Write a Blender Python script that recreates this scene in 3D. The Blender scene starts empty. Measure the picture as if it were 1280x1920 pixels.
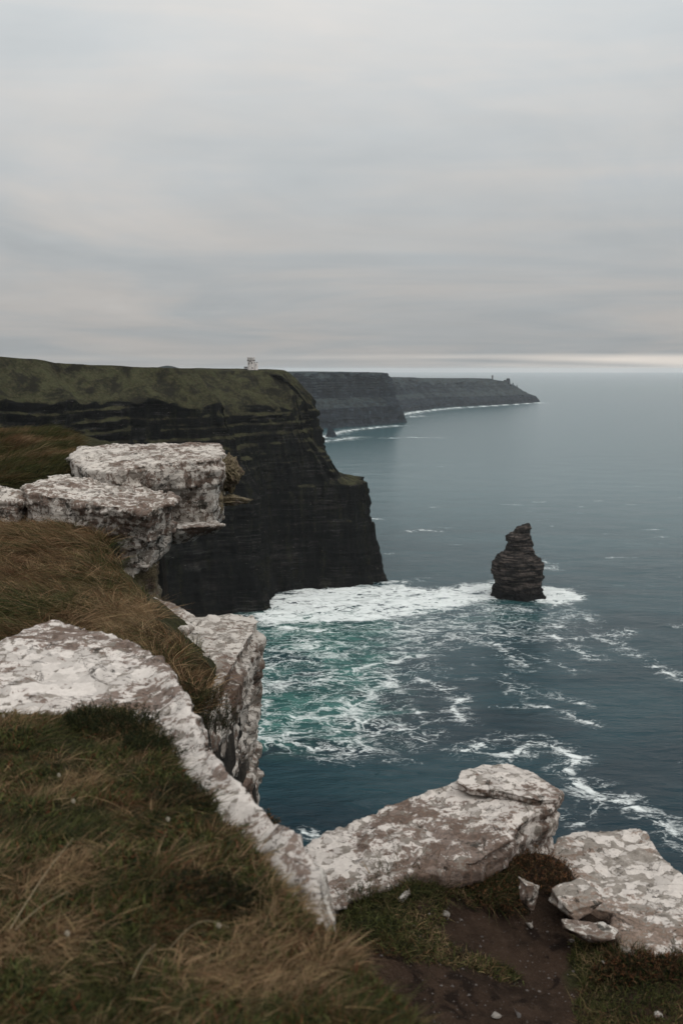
import bpy, bmesh, math, random
import numpy as np
from mathutils import Vector, Euler

R = math.radians
scene = bpy.context.scene
COL = scene.collection
rng = np.random.default_rng(7)
random.seed(7)

# ------------------------------------------------------------------ camera
H = 200.0                       # eye height above the sea
PITCH = R(8.18)
FOC = 35.0 / 36.0 * 1920.0      # focal length in photograph pixels
cam_d = bpy.data.cameras.new('camera')
cam = bpy.data.objects.new('camera', cam_d)
COL.objects.link(cam)
cam.location = (0, 0, H)
cam.rotation_euler = (R(90) - PITCH, 0, 0)
cam_d.sensor_fit = 'VERTICAL'
cam_d.sensor_height = 36.0
cam_d.sensor_width = 24.0
cam_d.lens = 35.0
cam_d.clip_start = 0.1
cam_d.clip_end = 250000
cam_d.dof.use_dof = True
cam_d.dof.focus_distance = 18.0
cam_d.dof.aperture_fstop = 3.2
scene.camera = cam

# ------------------------------------------------------------------ world, sun, exposure
SUN_EL, SUN_AZ = R(52), R(125)       # azimuth from +Y towards +X
world = bpy.data.worlds.new('World')
scene.world = world
world.use_nodes = True
wt = world.node_tree
wt.nodes.clear()


class NT:
    """short node-tree writer"""
    def __init__(self, tree):
        self.t = tree

    def n(self, kind, inp=None, **attrs):
        nd = self.t.nodes.new(kind)
        for k, v in attrs.items():
            setattr(nd, k, v)
        if inp:
            for k, v in inp.items():
                self.set(nd, k, v)
        return nd

    def set(self, nd, k, v):
        s = nd.inputs[k]
        if isinstance(v, bpy.types.NodeSocket):
            self.t.links.new(v, s)
        elif isinstance(v, bpy.types.Node):
            self.t.links.new(v.outputs[0], s)
        else:
            s.default_value = v

    def math(self, op, a, b=None, c=None, clamp=False):
        nd = self.n('ShaderNodeMath', operation=op, use_clamp=clamp)
        self.set(nd, 0, a)
        if b is not None:
            self.set(nd, 1, b)
        if c is not None:
            self.set(nd, 2, c)
        return nd.outputs[0]

    def mix(self, f, a, b, blend='MIX'):
        nd = self.n('ShaderNodeMix', data_type='RGBA', blend_type=blend)
        self.set(nd, 0, f)
        for i, v in ((6, a), (7, b)):
            if isinstance(v, tuple) and len(v) == 3:
                v = v + (1,)
            self.set(nd, i, v)
        return nd.outputs[2]

    def ramp(self, f, stops, interp='LINEAR'):
        nd = self.n('ShaderNodeValToRGB')
        cr = nd.color_ramp
        cr.interpolation = interp
        while len(cr.elements) < len(stops):
            cr.elements.new(0.5)
        for e, (p, c) in zip(cr.elements, stops):
            e.position = p
            e.color = (c, c, c, 1) if not isinstance(c, tuple) else c + (1,)
        self.set(nd, 0, f)
        return nd.outputs[0]

    def smooth(self, f, lo, hi):
        nd = self.n('ShaderNodeMapRange', interpolation_type='SMOOTHSTEP')
        self.set(nd, 0, f)
        self.set(nd, 1, lo)
        self.set(nd, 2, hi)
        return nd.outputs[0]

    def noise(self, vec, scale, detail=4.0, rough=0.55, dist=0.0, typ='FBM'):
        nd = self.n('ShaderNodeTexNoise', noise_dimensions='3D')
        try:
            nd.noise_type = typ
        except Exception:
            pass
        self.set(nd, 'Vector', vec)
        nd.inputs['Scale'].default_value = scale
        nd.inputs['Detail'].default_value = detail
        nd.inputs['Roughness'].default_value = rough
        nd.inputs['Distortion'].default_value = dist
        return nd.outputs[0]

    def vmul(self, vec, s):
        nd = self.n('ShaderNodeVectorMath', operation='MULTIPLY')
        self.set(nd, 0, vec)
        self.set(nd, 1, s)
        return nd.outputs[0]

    def vadd(self, vec, s):
        nd = self.n('ShaderNodeVectorMath', operation='ADD')
        self.set(nd, 0, vec)
        self.set(nd, 1, s)
        return nd.outputs[0]


W = NT(wt)
sky = W.n('ShaderNodeTexSky')
sky.sky_type = 'NISHITA'
sky.sun_disc = False
sky.sun_elevation = SUN_EL
sky.sun_rotation = SUN_AZ
sky_dim = W.vmul(sky.outputs[0], (0.09, 0.09, 0.09))
tc = W.n('ShaderNodeTexCoord')
sep = W.n('ShaderNodeSeparateXYZ', {0: tc.outputs['Generated']})
dz = W.math('MAXIMUM', sep.outputs[2], 0.0)
# cloud deck: the ray meets a flat layer, so the texture narrows to bands at the horizon
den = W.math('ADD', dz, 0.10)
cx = W.math('DIVIDE', sep.outputs[0], den)
cy = W.math('DIVIDE', sep.outputs[1], den)
cv = W.n('ShaderNodeCombineXYZ', {0: cx, 1: cy, 2: 0.0}).outputs[0]
cn1 = W.noise(cv, 0.50, 6, 0.55, 0.9)
cn2 = W.noise(W.vadd(cv, (7.3, 2.1, 4.0)), 1.5, 6, 0.55, 0.5)
bandv = W.n('ShaderNodeCombineXYZ', {0: W.math('MULTIPLY', sep.outputs[0], 2.0), 1: W.math('MULTIPLY', sep.outputs[1], 2.0),
                                     2: W.math('MULTIPLY', sep.outputs[2], 22.0)}).outputs[0]
cn3 = W.noise(bandv, 1.0, 5, 0.55, 0.8)
# overcast sky: three times as bright overhead as at the horizon
lum = W.math('MULTIPLY_ADD', dz, 1.0, 0.368)
var = W.math('ADD', W.math('MULTIPLY', W.math('SUBTRACT', cn1, 0.5), 0.50),
             W.math('ADD', W.math('MULTIPLY', W.math('SUBTRACT', cn2, 0.5), 0.16),
                    W.math('MULTIPLY', W.math('SUBTRACT', cn3, 0.5), 0.16)))
lum = W.math('MULTIPLY', lum, W.math('ADD', var, 1.0))
warm = W.smooth(W.math('ADD', cn1, W.math('MULTIPLY', cn3, 0.5)), 0.62, 0.95)
tint = W.mix(warm, (0.95, 1.0, 1.025), (1.03, 1.0, 0.965))
cloud = W.n('ShaderNodeVectorMath', {0: tint}, operation='SCALE')
W.set(cloud, 'Scale', lum)
# thin clear strip under the cloud edge along the horizon
stripn = W.noise(W.n('ShaderNodeCombineXYZ', {0: sep.outputs[0], 1: sep.outputs[1], 2: W.math('MULTIPLY', dz, 30.0)}).outputs[0], 2.2, 3, 0.5)
lobe = W.smooth(W.math('ADD', W.math('MULTIPLY', sep.outputs[0], 0.9), W.math('MULTIPLY', sep.outputs[1], 0.25)), 0.10, 0.50)
strip = W.math('MULTIPLY', W.smooth(W.math('MULTIPLY_ADD', W.math('SUBTRACT', stripn, 0.5), 0.010, dz), 0.0165, 0.0105), W.math('MULTIPLY', W.smooth(stripn, 0.32, 0.58), W.math('MULTIPLY_ADD', lobe, 0.85, 0.15)))
cloud2 = W.mix(W.math('MULTIPLY', strip, 0.85), cloud.outputs[0], (0.80, 0.735, 0.665))
gap = W.math('MULTIPLY', W.smooth(cn2, 0.60, 0.80), 0.10)
final = W.mix(gap, cloud2, sky_dim)
bg = W.n('ShaderNodeBackground', {0: final, 1: 1.0})
wo = W.n('ShaderNodeOutputWorld', {0: bg})

sun_d = bpy.data.lights.new('sun', 'SUN')
sun_d.energy = 1.1
sun_d.angle = R(35)
sun_d.color = (1.0, 0.95, 0.88)
sun = bpy.data.objects.new('sun', sun_d)
COL.objects.link(sun)
sd = Vector((math.sin(SUN_AZ) * math.cos(SUN_EL), math.cos(SUN_AZ) * math.cos(SUN_EL), math.sin(SUN_EL)))
sun.rotation_euler = sd.to_track_quat('Z', 'Y').to_euler()
sun.location = (0, 0, 400)

vs = scene.view_settings
scene.display_settings.display_device = 'sRGB'
vs.view_transform = 'Standard'
vs.look = 'None'
vs.exposure = 0.0
vs.gamma = 1.0
vs.use_curve_mapping = False
cy_ = scene.cycles
cy_.use_denoising = True
cy_.max_bounces = 5
cy_.diffuse_bounces = 3
cy_.glossy_bounces = 2
cy_.volume_bounces = 1
cy_.transparent_max_bounces = 4
cy_.sample_clamp_indirect = 4.0

# ------------------------------------------------------------------ helpers
SP, CP = math.sin(PITCH), math.cos(PITCH)


def ray(u, v):
    a, b = (u - 640.0) / FOC, (960.0 - v) / FOC
    return np.array([a, CP + b * SP, -SP + b * CP])


def PY(u, v, y):
    """point on the sight line of a photograph pixel at distance y"""
    d = ray(u, v)
    d = d * (y / d[1])
    return np.array([d[0], d[1], H + d[2]])


def PZ(u, v, z):
    """point on the sight line at height z (relative to the eye)"""
    d = ray(u, v)
    d = d * (z / d[2])
    return np.array([d[0], d[1], H + d[2]])


def project(P):
    x, y, z = P[..., 0], P[..., 1], P[..., 2] - H
    dep = y * CP - z * SP
    up = y * SP + z * CP
    return 640 + FOC * x / dep, 960 - FOC * up / dep


def sstep(a, b, x):
    t = np.clip((x - a) / (b - a), 0, 1)
    return t * t * (3 - 2 * t)


_perm = np.random.default_rng(3).permutation(256)
_perm = np.concatenate([_perm, _perm, _perm])
_grad = np.random.default_rng(4).normal(size=(256, 3))
_grad /= np.linalg.norm(_grad, axis=1)[:, None]


def pnoise(p):
    """gradient noise, p (...,3), about -0.7..0.7"""
    p = np.asarray(p, float)
    i = np.floor(p).astype(int)
    f = p - i
    w = f * f * f * (f * (f * 6 - 15) + 10)
    i &= 255
    out = 0
    for dx in (0, 1):
        for dy in (0, 1):
            for dzz in (0, 1):
                h = _perm[_perm[_perm[i[..., 0] + dx] + i[..., 1] + dy] + i[..., 2] + dzz] & 255
                g = _grad[h]
                d = (g[..., 0] * (f[..., 0] - dx) + g[..., 1] * (f[..., 1] - dy) + g[..., 2] * (f[..., 2] - dzz))
                ww = ((w[..., 0] if dx else 1 - w[..., 0]) * (w[..., 1] if dy else 1 - w[..., 1]) * (w[..., 2] if dzz else 1 - w[..., 2]))
                out = out + d * ww
    return out


def fbm(p, octs=4, gain=0.5):
    p = np.asarray(p, float)
    a, s, t = 1.0, 0.0, 0
    for k in range(octs):
        t = t + a * pnoise(p * (2.03 ** k) + 17.3 * k)
        s += a
        a *= gain
    return t / s * 1.6


def P3(x, y, z=0.0):
    return np.stack(np.broadcast_arrays(np.asarray(x, float), np.asarray(y, float), np.asarray(z, float)), -1)


def hash1(i, seed=0):
    i = np.asarray(i).astype(np.int64)
    return (np.sin((i + 31.7 * seed) * 12.9898) * 43758.5453) % 1.0


def in_poly(x, y, poly):
    poly = np.asarray(poly, float)
    ins = np.zeros(np.shape(x), bool)
    n = len(poly)
    for k in range(n):
        x1, y1 = poly[k][:2]
        x2, y2 = poly[(k + 1) % n][:2]
        c = ((y1 > y) != (y2 > y)) & (x < (x2 - x1) * (y - y1) / ((y2 - y1) if y2 != y1 else 1e-9) + x1)
        ins ^= c
    return ins


def dist_line(x, y, pts, closed=False):
    pts = np.asarray(pts, float)
    d = np.full(np.shape(x), 1e9)
    n = len(pts)
    for k in range(n if closed else n - 1):
        a, b = pts[k], pts[(k + 1) % n]
        ex, ey = b[0] - a[0], b[1] - a[1]
        L = ex * ex + ey * ey + 1e-12
        t = np.clip(((x - a[0]) * ex + (y - a[1]) * ey) / L, 0, 1)
        d = np.minimum(d, np.hypot(x - a[0] - t * ex, y - a[1] - t * ey))
    return d


def sdf_poly(x, y, poly):
    """negative inside"""
    d = dist_line(x, y, poly, True)
    return np.where(in_poly(x, y, poly), -d, d)


def mesh_np(name, verts, quads=None, tris=None, smooth=True):
    me = bpy.data.meshes.new(name)
    verts = np.asarray(verts, np.float32)
    nq = 0 if quads is None else len(quads)
    nt = 0 if tris is None else len(tris)
    me.vertices.add(len(verts))
    me.vertices.foreach_set('co', verts.ravel())
    idx = []
    if nq:
        idx.append(np.asarray(quads, np.int32).ravel())
    if nt:
        idx.append(np.asarray(tris, np.int32).ravel())
    idx = np.concatenate(idx)
    me.loops.add(len(idx))
    me.loops.foreach_set('vertex_index', idx)
    me.polygons.add(nq + nt)
    starts = np.concatenate([np.arange(nq) * 4, nq * 4 + np.arange(nt) * 3]).astype(np.int32)
    me.polygons.foreach_set('loop_start', starts)
    if smooth:
        me.polygons.foreach_set('use_smooth', np.ones(nq + nt, bool))
    me.update(calc_edges=True)
    me.validate()
    return me


def set_attr(me, name, vals):
    a = me.attributes.new(name, 'FLOAT', 'POINT')
    a.data.foreach_set('value', np.asarray(vals, np.float32))


def set_col(me, name, vals):
    a = me.attributes.new(name, 'FLOAT_COLOR', 'POINT')
    v = np.ones((len(vals), 4), np.float32)
    v[:, :3] = vals
    a.data.foreach_set('color', v.ravel())


def link(name, me, mat=None, parent=None):
    o = bpy.data.objects.new(name, me)
    COL.objects.link(o)
    if mat is not None and me is not None:
        me.materials.clear()
        me.materials.append(mat)
    if parent is not None:
        o.parent = parent
    return o


def tag(o, label, cat=None, group=None, kind=None):
    o['label'] = label
    if cat:
        o['category'] = cat
    if group:
        o['group'] = group
    if kind:
        o['kind'] = kind
    return o


def empty(name, loc, label, cat, group=None):
    o = bpy.data.objects.new(name, None)
    COL.objects.link(o)
    o.location = loc
    return tag(o, label, cat, group)


def grid_quads(nr, nc):
    i = np.arange(nr - 1)[:, None] * nc + np.arange(nc - 1)[None, :]
    return np.stack([i, i + 1, i + nc + 1, i + nc], -1).reshape(-1, 4)


def material(name):
    m = bpy.data.materials.new(name)
    m.use_nodes = True
    t = m.node_tree
    t.nodes.clear()
    k = NT(t)
    out = k.n('ShaderNodeOutputMaterial')
    return m, k, out


def principled(k, out, color, rough=0.8, normal=None, spec=0.3):
    p = k.n('ShaderNodeBsdfPrincipled')
    k.set(p, 'Base Color', color if not isinstance(color, tuple) else color + (1,))
    k.set(p, 'Roughness', rough)
    k.set(p, 'Specular IOR Level', spec)
    if normal is not None:
        k.set(p, 'Normal', normal)
    k.t.links.new(p.outputs[0], out.inputs[0])
    return p


def bump(k, h, strength=0.5, dist=0.02, normal=None):
    b = k.n('ShaderNodeBump', {'Height': h, 'Strength': strength, 'Distance': dist})
    if normal is not None:
        k.set(b, 'Normal', normal)
    return b.outputs[0]


# ------------------------------------------------------------------ materials
def mat_lichen(name, brown=0.5, scale=1.0, side_dark=0.5, white=(0.53, 0.48, 0.44), dark=(0.080, 0.050, 0.037), seed=0.0, moss=0.0, cover=0.5):
    """weathered grey stone under a crust of pale lichen, with brown moss and black spots"""
    m, k, out = material(name)
    geo = k.n('ShaderNodeNewGeometry')
    pos = k.vadd(geo.outputs['Position'], (seed, seed * 0.7, -H))
    big = k.noise(pos, 1.5 * scale, 4, 0.55, 0.3)
    mid = k.noise(pos, 8.0 * scale, 9, 0.68, 0.25)
    mid2 = k.noise(k.vadd(pos, (7.7, 3.3, 1.1)), 13.0 * scale, 9, 0.70, 0.3)
    fine = k.noise(pos, 42.0 * scale, 7, 0.68, 0.2)
    grit = k.noise(pos, 170.0, 4, 0.65)
    warp = k.vadd(pos, k.vmul(k.n('ShaderNodeTexNoise', {'Vector': pos, 'Scale': 16.0 * scale, 'Detail': 5.0}).outputs[1], (0.06 / scale,) * 3))
    vor = k.n('ShaderNodeTexVoronoi', {'Vector': warp, 'Scale': 15.0 * scale}, feature='F1')
    vd = vor.outputs['Distance']
    vcol = k.n('ShaderNodeSeparateColor', {0: vor.outputs['Color']}).outputs[0]
    nrm = k.n('ShaderNodeSeparateXYZ', {0: geo.outputs['Normal']})
    side = k.smooth(nrm.outputs[2], 0.80, 0.20)
    streak = k.noise(k.vmul(pos, (1.0, 1.0, 0.22)), 10.0 * scale, 7, 0.65, 0.6)
    layers = k.noise(k.vmul(pos, (0.35, 0.35, 5.0)), 5.0, 5, 0.6, 0.15)
    # bare stone
    stone = k.mix(k.smooth(mid2, 0.3, 0.7), (0.15, 0.128, 0.108), (0.33, 0.295, 0.26))
    stone = k.mix(k.math('MULTIPLY', side, k.smooth(layers, 0.42, 0.62)), stone, (0.105, 0.088, 0.075))
    # pale crust, broken into overlapping rosettes
    ros = k.math('SUBTRACT', k.math('MULTIPLY', vcol, 0.34), k.math('MULTIPLY', vd, 0.30))
    c = k.math('ADD', k.math('ADD', k.math('MULTIPLY', k.math('SUBTRACT', big, 0.5), -0.55), mid), ros)
    c = k.math('MULTIPLY_ADD', k.math('SUBTRACT', fine, 0.5), 0.35, c)
    c = k.math('SUBTRACT', c, k.math('MULTIPLY', side, k.math('MULTIPLY', k.math('SUBTRACT', streak, 0.40), 0.55 * side_dark)))
    ct = 0.70 - 0.40 * cover
    crust = k.smooth(c, ct, ct + 0.05)
    tone = k.mix(k.smooth(vcol, 0.1, 0.9), tuple(q * 0.80 for q in white), tuple(min(1, q * 1.10) for q in white))
    tone = k.mix(k.smooth(fine, 0.36, 0.66), k.mix(0.22, tone, (0.25, 0.22, 0.19)), tone)
    tone = k.mix(k.math('MULTIPLY', k.smooth(grit, 0.58, 0.70), 0.35), tone, (0.17, 0.14, 0.12))
    col = k.mix(crust, stone, tone)
    # brown moss and old lichen
    h = k.math('MULTIPLY_ADD', k.math('SUBTRACT', big, 0.5), 1.0, mid2)
    h = k.math('MULTIPLY_ADD', k.math('SUBTRACT', fine, 0.5), 0.5, h)
    h = k.math('MULTIPLY_ADD', side, k.math('MULTIPLY', k.math('SUBTRACT', streak, 0.5 - 0.10 * side_dark), 0.8), h)
    thr = 0.685 - 0.20 * brown
    mask = k.smooth(h, thr - 0.01, thr + 0.08)
    bare = k.mix(k.smooth(fine, 0.3, 0.7), tuple(q * 0.6 for q in dark), tuple(q * 1.8 for q in dark))
    col = k.mix(k.math('MULTIPLY', mask, 0.85), col, bare)
    spots = k.noise(k.vadd(pos, (3.1, 9.2, 1.7)), 7.0 * scale, 9, 0.72, 0.5)
    spotm = k.math('MULTIPLY', k.smooth(k.math('MULTIPLY_ADD', side, 0.05, spots), 0.60, 0.645), 0.88)
    col = k.mix(spotm, col, (0.030, 0.027, 0.022))
    if moss:
        mm = k.math('MULTIPLY', k.smooth(k.noise(pos, 6.0, 6, 0.65), 0.36, 0.52), moss)
        col = k.mix(mm, col, k.mix(k.smooth(fine, 0.35, 0.65), (0.055, 0.042, 0.022), (0.20, 0.165, 0.105)))
    crack = k.noise(k.vmul(pos, (1, 1, 2.5)), 2.6 * scale, 6, 0.6, 1.2)
    ck = k.smooth(k.math('ABSOLUTE', k.math('SUBTRACT', crack, 0.5)), 0.0, 0.012)
    ckm = k.math('MULTIPLY', k.math('SUBTRACT', 1.0, ck), k.smooth(mid, 0.44, 0.56))
    col = k.mix(k.math('MULTIPLY', ckm, 0.85), col, (0.035, 0.028, 0.022))
    hh = k.math('ADD', k.math('MULTIPLY', fine, 0.55), k.math('MULTIPLY', grit, 0.22))
    hh = k.math('ADD', hh, k.math('MULTIPLY', crust, 0.10))
    hh = k.math('ADD', hh, k.math('MULTIPLY', k.math('SUBTRACT', 1.0, ckm), 0.5))
    hh = k.math('ADD', hh, k.math('MULTIPLY', k.math('MULTIPLY', side, layers), 1.3))
    nb = bump(k, hh, 0.62, 0.024)
    principled(k, out, col, 0.93, nb, 0.12)
    return m


def mat_cliff(name, tone=1.0, scale=1.0, green=(0.052, 0.060, 0.022), haze_tint=False):
    m, k, out = material(name)
    geo = k.n('ShaderNodeNewGeometry')
    pos = geo.outputs['Position']
    nrm = k.n('ShaderNodeSeparateXYZ', {0: geo.outputs['Normal']})
    strat = k.noise(k.vmul(pos, (0.022, 0.022, 0.36 * scale)), 1.0, 7, 0.7, 0.35)
    strat2 = k.noise(k.vmul(pos, (0.03, 0.03, 1.3 * scale)), 1.0, 4, 0.6, 0.1)
    blot = k.noise(k.vmul(pos, (0.05, 0.05, 0.02)), 1.0, 6, 0.6, 0.5)
    fine = k.noise(pos, 0.35, 6, 0.7)
    drip = k.noise(k.vmul(pos, (0.16, 0.16, 0.016)), 1.0, 5, 0.6, 0.4)
    rock = k.ramp(strat, [(0.30, (0.008 * tone, 0.009 * tone, 0.009 * tone)), (0.52, (0.021 * tone, 0.021 * tone, 0.020 * tone)),
                          (0.64, (0.10 * tone, 0.092 * tone, 0.080 * tone)), (0.70, (0.016 * tone, 0.016 * tone, 0.015 * tone))])
    bpatch = k.smooth(k.noise(k.vmul(pos, (0.03, 0.03, 0.05)), 1.0, 5, 0.6, 0.5), 0.46, 0.62)
    rock = k.mix(k.math('MULTIPLY', k.math('SUBTRACT', 1.0, bpatch), 0.75), rock, (0.014 * tone, 0.015 * tone, 0.014 * tone))
    rock = k.mix(k.math('MULTIPLY', k.math('MULTIPLY', k.smooth(strat2, 0.53, 0.66), bpatch), 0.75), rock, (0.066, 0.067, 0.062))
    rock = k.mix(k.math('MULTIPLY', k.smooth(blot, 0.45, 0.68), 0.75), rock, (0.008 * tone, 0.010 * tone, 0.009 * tone))
    # algae and weeds streaking the face
    gl = k.math('MULTIPLY', k.smooth(drip, 0.50, 0.66), k.smooth(fine, 0.36, 0.56))
    rock = k.mix(k.math('MULTIPLY', gl, 0.75), rock, tuple(c * 0.62 for c in green))
    vstreak = k.noise(k.vmul(pos, (0.30, 0.30, 0.012)), 1.0, 6, 0.65, 0.3)  # narrow dark vertical streaks down the face
    rock = k.mix(k.math('MULTIPLY', k.smooth(vstreak, 0.50, 0.62), 0.7), rock, (0.005, 0.006, 0.006))
    if haze_tint:
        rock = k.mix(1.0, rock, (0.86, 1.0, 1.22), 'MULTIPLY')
    # pale scars of fresh breaks and droppings
    sc = k.math('MULTIPLY', k.smooth(k.noise(k.vmul(pos, (0.22, 0.22, 0.6)), 1.0, 5, 0.7), 0.635, 0.68), k.smooth(strat2, 0.45, 0.6))
    rock = k.mix(k.math('MULTIPLY', sc, 0.6), rock, (0.22, 0.20, 0.175))
    g1 = k.noise(k.vmul(pos, (0.07, 0.07, 0.05)), 1.0, 9, 0.72, 0.3)
    g2 = k.noise(k.vmul(pos, (0.5, 0.5, 0.25)), 1.0, 4, 0.65)
    grass = k.mix(k.smooth(g1, 0.36, 0.62), tuple(c * 0.55 for c in green), tuple(c * 1.25 for c in green))
    grass = k.mix(k.math('MULTIPLY', k.smooth(g2, 0.42, 0.66), 0.6), grass, (0.075, 0.062, 0.036))
    grass = k.mix(k.math('MULTIPLY', k.smooth(k.noise(k.vmul(pos, (0.06, 0.035, 0.06)), 1.0, 9, 0.74, 0.4), 0.46, 0.58), 0.9), grass, (0.013, 0.012, 0.009))
    up = k.math('ADD', nrm.outputs[2], k.math('MULTIPLY', k.math('SUBTRACT', fine, 0.5), 0.35))
    sepz = k.n('ShaderNodeSeparateXYZ', {0: pos}).outputs[2]
    thr = k.math('MULTIPLY_ADD', k.smooth(sepz, 85.0, 150.0), -0.28, 0.66)
    veg = k.math('MULTIPLY', k.smooth(up, thr, k.math('ADD', thr, 0.18)), k.smooth(sepz, 14.0, 60.0))
    col = k.mix(veg, rock, grass)
    if haze_tint:
        col = k.mix(1.0, col, (0.84, 1.0, 1.2), 'MULTIPLY')  # bluish tint paints distance haze into rock and grass
    nb = bump(k, k.math('ADD', fine, k.math('MULTIPLY', strat2, 1.4)), 0.8, 1.2)
    principled(k, out, col, 0.95, nb, 0.02)
    return m


def mat_sea():
    m, k, out = material('sea_water')
    geo = k.n('ShaderNodeNewGeometry')
    pos = geo.outputs['Position']
    af = k.n('ShaderNodeAttribute', attribute_name='foam').outputs['Fac']
    at = k.n('ShaderNodeAttribute', attribute_name='aerated').outputs['Fac']
    chop_sheen = k.n('ShaderNodeAttribute', attribute_name='chop_sheen').outputs['Fac']
    w1 = k.noise(k.vmul(pos, (0.055, 0.12, 0.1)), 1.0, 6, 0.62, 0.4)
    w2 = k.noise(k.vmul(pos, (0.40, 0.75, 0.3)), 1.0, 4, 0.6, 0.3)
    w0 = k.noise(k.vmul(pos, (0.004, 0.010, 0.1)), 1.0, 4, 0.55, 0.4)
    w3 = k.noise(k.vmul(pos, (0.011, 0.021, 0.1)), 1.0, 4, 0.55, 0.4)
    h = k.math('ADD', k.math('MULTIPLY', w1, 4.4), k.math('MULTIPLY', w2, 0.5))
    h = k.math('ADD', h, k.math('MULTIPLY', w3, 9.0))
    # foam filaments: warped ridges, finer in finer
    wv = k.vadd(pos, k.vmul(k.n('ShaderNodeTexNoise', {'Vector': k.vmul(pos, (0.05, 0.05, 0.05)), 'Scale': 1.0, 'Detail': 4.0}).outputs[1], (26.0, 26.0, 0.0)))
    f1 = k.noise(k.vmul(wv, (0.030, 0.052, 0.0)), 1.0, 4, 0.55, 0.5)
    f2 = k.noise(k.vmul(wv, (0.085, 0.14, 0.0)), 1.0, 5, 0.6, 0.6)
    f3 = k.noise(k.vmul(pos, (0.6, 0.9, 0.0)), 1.0, 3, 0.6)
    r1 = k.math('MULTIPLY', k.math('ABSOLUTE', k.math('SUBTRACT', f1, 0.5)), 10.0)
    r2 = k.math('MULTIPLY', k.math('ABSOLUTE', k.math('SUBTRACT', f2, 0.5)), 8.5)
    lace = k.math('MINIMUM', k.math('ADD', r1, 0.02), k.math('ADD', r2, 0.14))
    lace = k.math('ADD', lace, k.math('MULTIPLY', k.math('SUBTRACT', f3, 0.5), 0.75))
    lace = k.math('ADD', lace, k.math('MULTIPLY', k.math('SUBTRACT', k.noise(k.vmul(pos, (0.25, 0.4, 0.0)), 1.0, 5, 0.65, 0.4), 0.5), 0.8))
    foam = k.smooth(k.math('SUBTRACT', k.math('MULTIPLY', af, 1.15), lace), -0.16, 0.55)
    foam = k.math('MULTIPLY', foam, k.smooth(af, 0.02, 0.12))
    foam = k.math('MULTIPLY', foam, k.math('MULTIPLY_ADD', k.smooth(f2, 0.30, 0.62), 0.30, 0.66))
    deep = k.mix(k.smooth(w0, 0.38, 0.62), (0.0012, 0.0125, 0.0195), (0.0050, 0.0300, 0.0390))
    deep = k.mix(chop_sheen, (0.045, 0.108, 0.122), deep)  # grazing sky reflection painted in as paler water offshore
    turq = k.mix(k.smooth(f2, 0.3, 0.7), (0.014, 0.072, 0.066), (0.050, 0.150, 0.130))
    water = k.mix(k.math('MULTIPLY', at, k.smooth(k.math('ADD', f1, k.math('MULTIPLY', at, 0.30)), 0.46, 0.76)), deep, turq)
    nb = bump(k, h, k.math('MULTIPLY', chop_sheen, 0.62), 1.0)
    p = k.n('ShaderNodeBsdfPrincipled', {'Base Color': water, 'Roughness': k.math('MULTIPLY_ADD', chop_sheen, -0.02, 0.17), 'IOR': 1.24, 'Normal': nb})
    k.set(p, 'Specular IOR Level', 0.5)
    k.set(p, 'Specular Tint', (0.30, 0.80, 1.0, 1))
    d = k.n('ShaderNodeBsdfDiffuse', {0: (0.74, 0.77, 0.76, 1), 1: 1.0, 2: nb})
    mx = k.n('ShaderNodeMixShader', {0: foam, 1: p, 2: d})
    k.t.links.new(mx.outputs[0], out.inputs[0])
    return m


def mat_ground():
    m, k, out = material('soil_and_turf')
    geo = k.n('ShaderNodeNewGeometry')
    pos = k.vadd(geo.outputs['Position'], (0, 0, -H))
    turf = k.n('ShaderNodeAttribute', attribute_name='turf').outputs['Fac']
    n1 = k.noise(pos, 3.0, 6, 0.6)
    n2 = k.noise(pos, 22.0, 6, 0.65)
    n3 = k.noise(pos, 90.0, 3, 0.6)
    soil = k.mix(k.smooth(n1, 0.35, 0.65), (0.024, 0.0150, 0.0100), (0.050, 0.0310, 0.0210))
    soil = k.mix(k.math('MULTIPLY', k.smooth(n2, 0.5, 0.7), 0.5), soil, (0.072, 0.048, 0.034))
    soil = k.mix(k.smooth(k.noise(pos, 7.0, 5, 0.65, 0.5), 0.52, 0.64), soil, (0.016, 0.010, 0.007))
    soil = k.mix(k.math('MULTIPLY', k.smooth(n3, 0.62, 0.70), 0.6), soil, (0.11, 0.085, 0.07))
    moss = k.mix(k.smooth(n2, 0.35, 0.65), (0.016, 0.016, 0.007), (0.045, 0.042, 0.018))
    col = k.mix(turf, soil, moss)
    nz_ = k.n('ShaderNodeSeparateXYZ', {0: geo.outputs['Normal']}).outputs[2]
    col = k.mix(k.smooth(nz_, 0.55, 0.3), col, k.mix(k.smooth(n1, 0.3, 0.7), (0.012, 0.011, 0.010), (0.05, 0.043, 0.036)))
    nb = bump(k, k.math('ADD', n2, k.math('MULTIPLY', n3, 0.4)), 1.0, 0.05)
    principled(k, out, col, 0.95, nb, 0.1)
    return m


def mat_blade(name='grass_blade', rough=0.75):
    m, k, out = material(name)
    a = k.n('ShaderNodeAttribute', attribute_name='tint').outputs['Color']
    p = k.n('ShaderNodeBsdfPrincipled', {'Base Color': a, 'Roughness': rough})
    k.set(p, 'Specular IOR Level', 0.15)
    t = k.n('ShaderNodeBsdfTranslucent', {0: a})
    mx = k.n('ShaderNodeMixShader', {0: 0.22, 1: p, 2: t})
    k.t.links.new(mx.outputs[0], out.inputs[0])
    return m


def mat_plain(name, color, rough=0.8, var=0.3, scale=8.0, dist=0.01):
    m, k, out = material(name)
    geo = k.n('ShaderNodeNewGeometry')
    n = k.noise(geo.outputs['Position'], scale, 5, 0.6)
    col = k.mix(k.smooth(n, 0.3, 0.7), tuple(c * (1 - var) for c in color), tuple(min(1, c * (1 + var)) for c in color))
    principled(k, out, col, rough, bump(k, n, 0.5, dist), 0.2)
    return m


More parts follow.
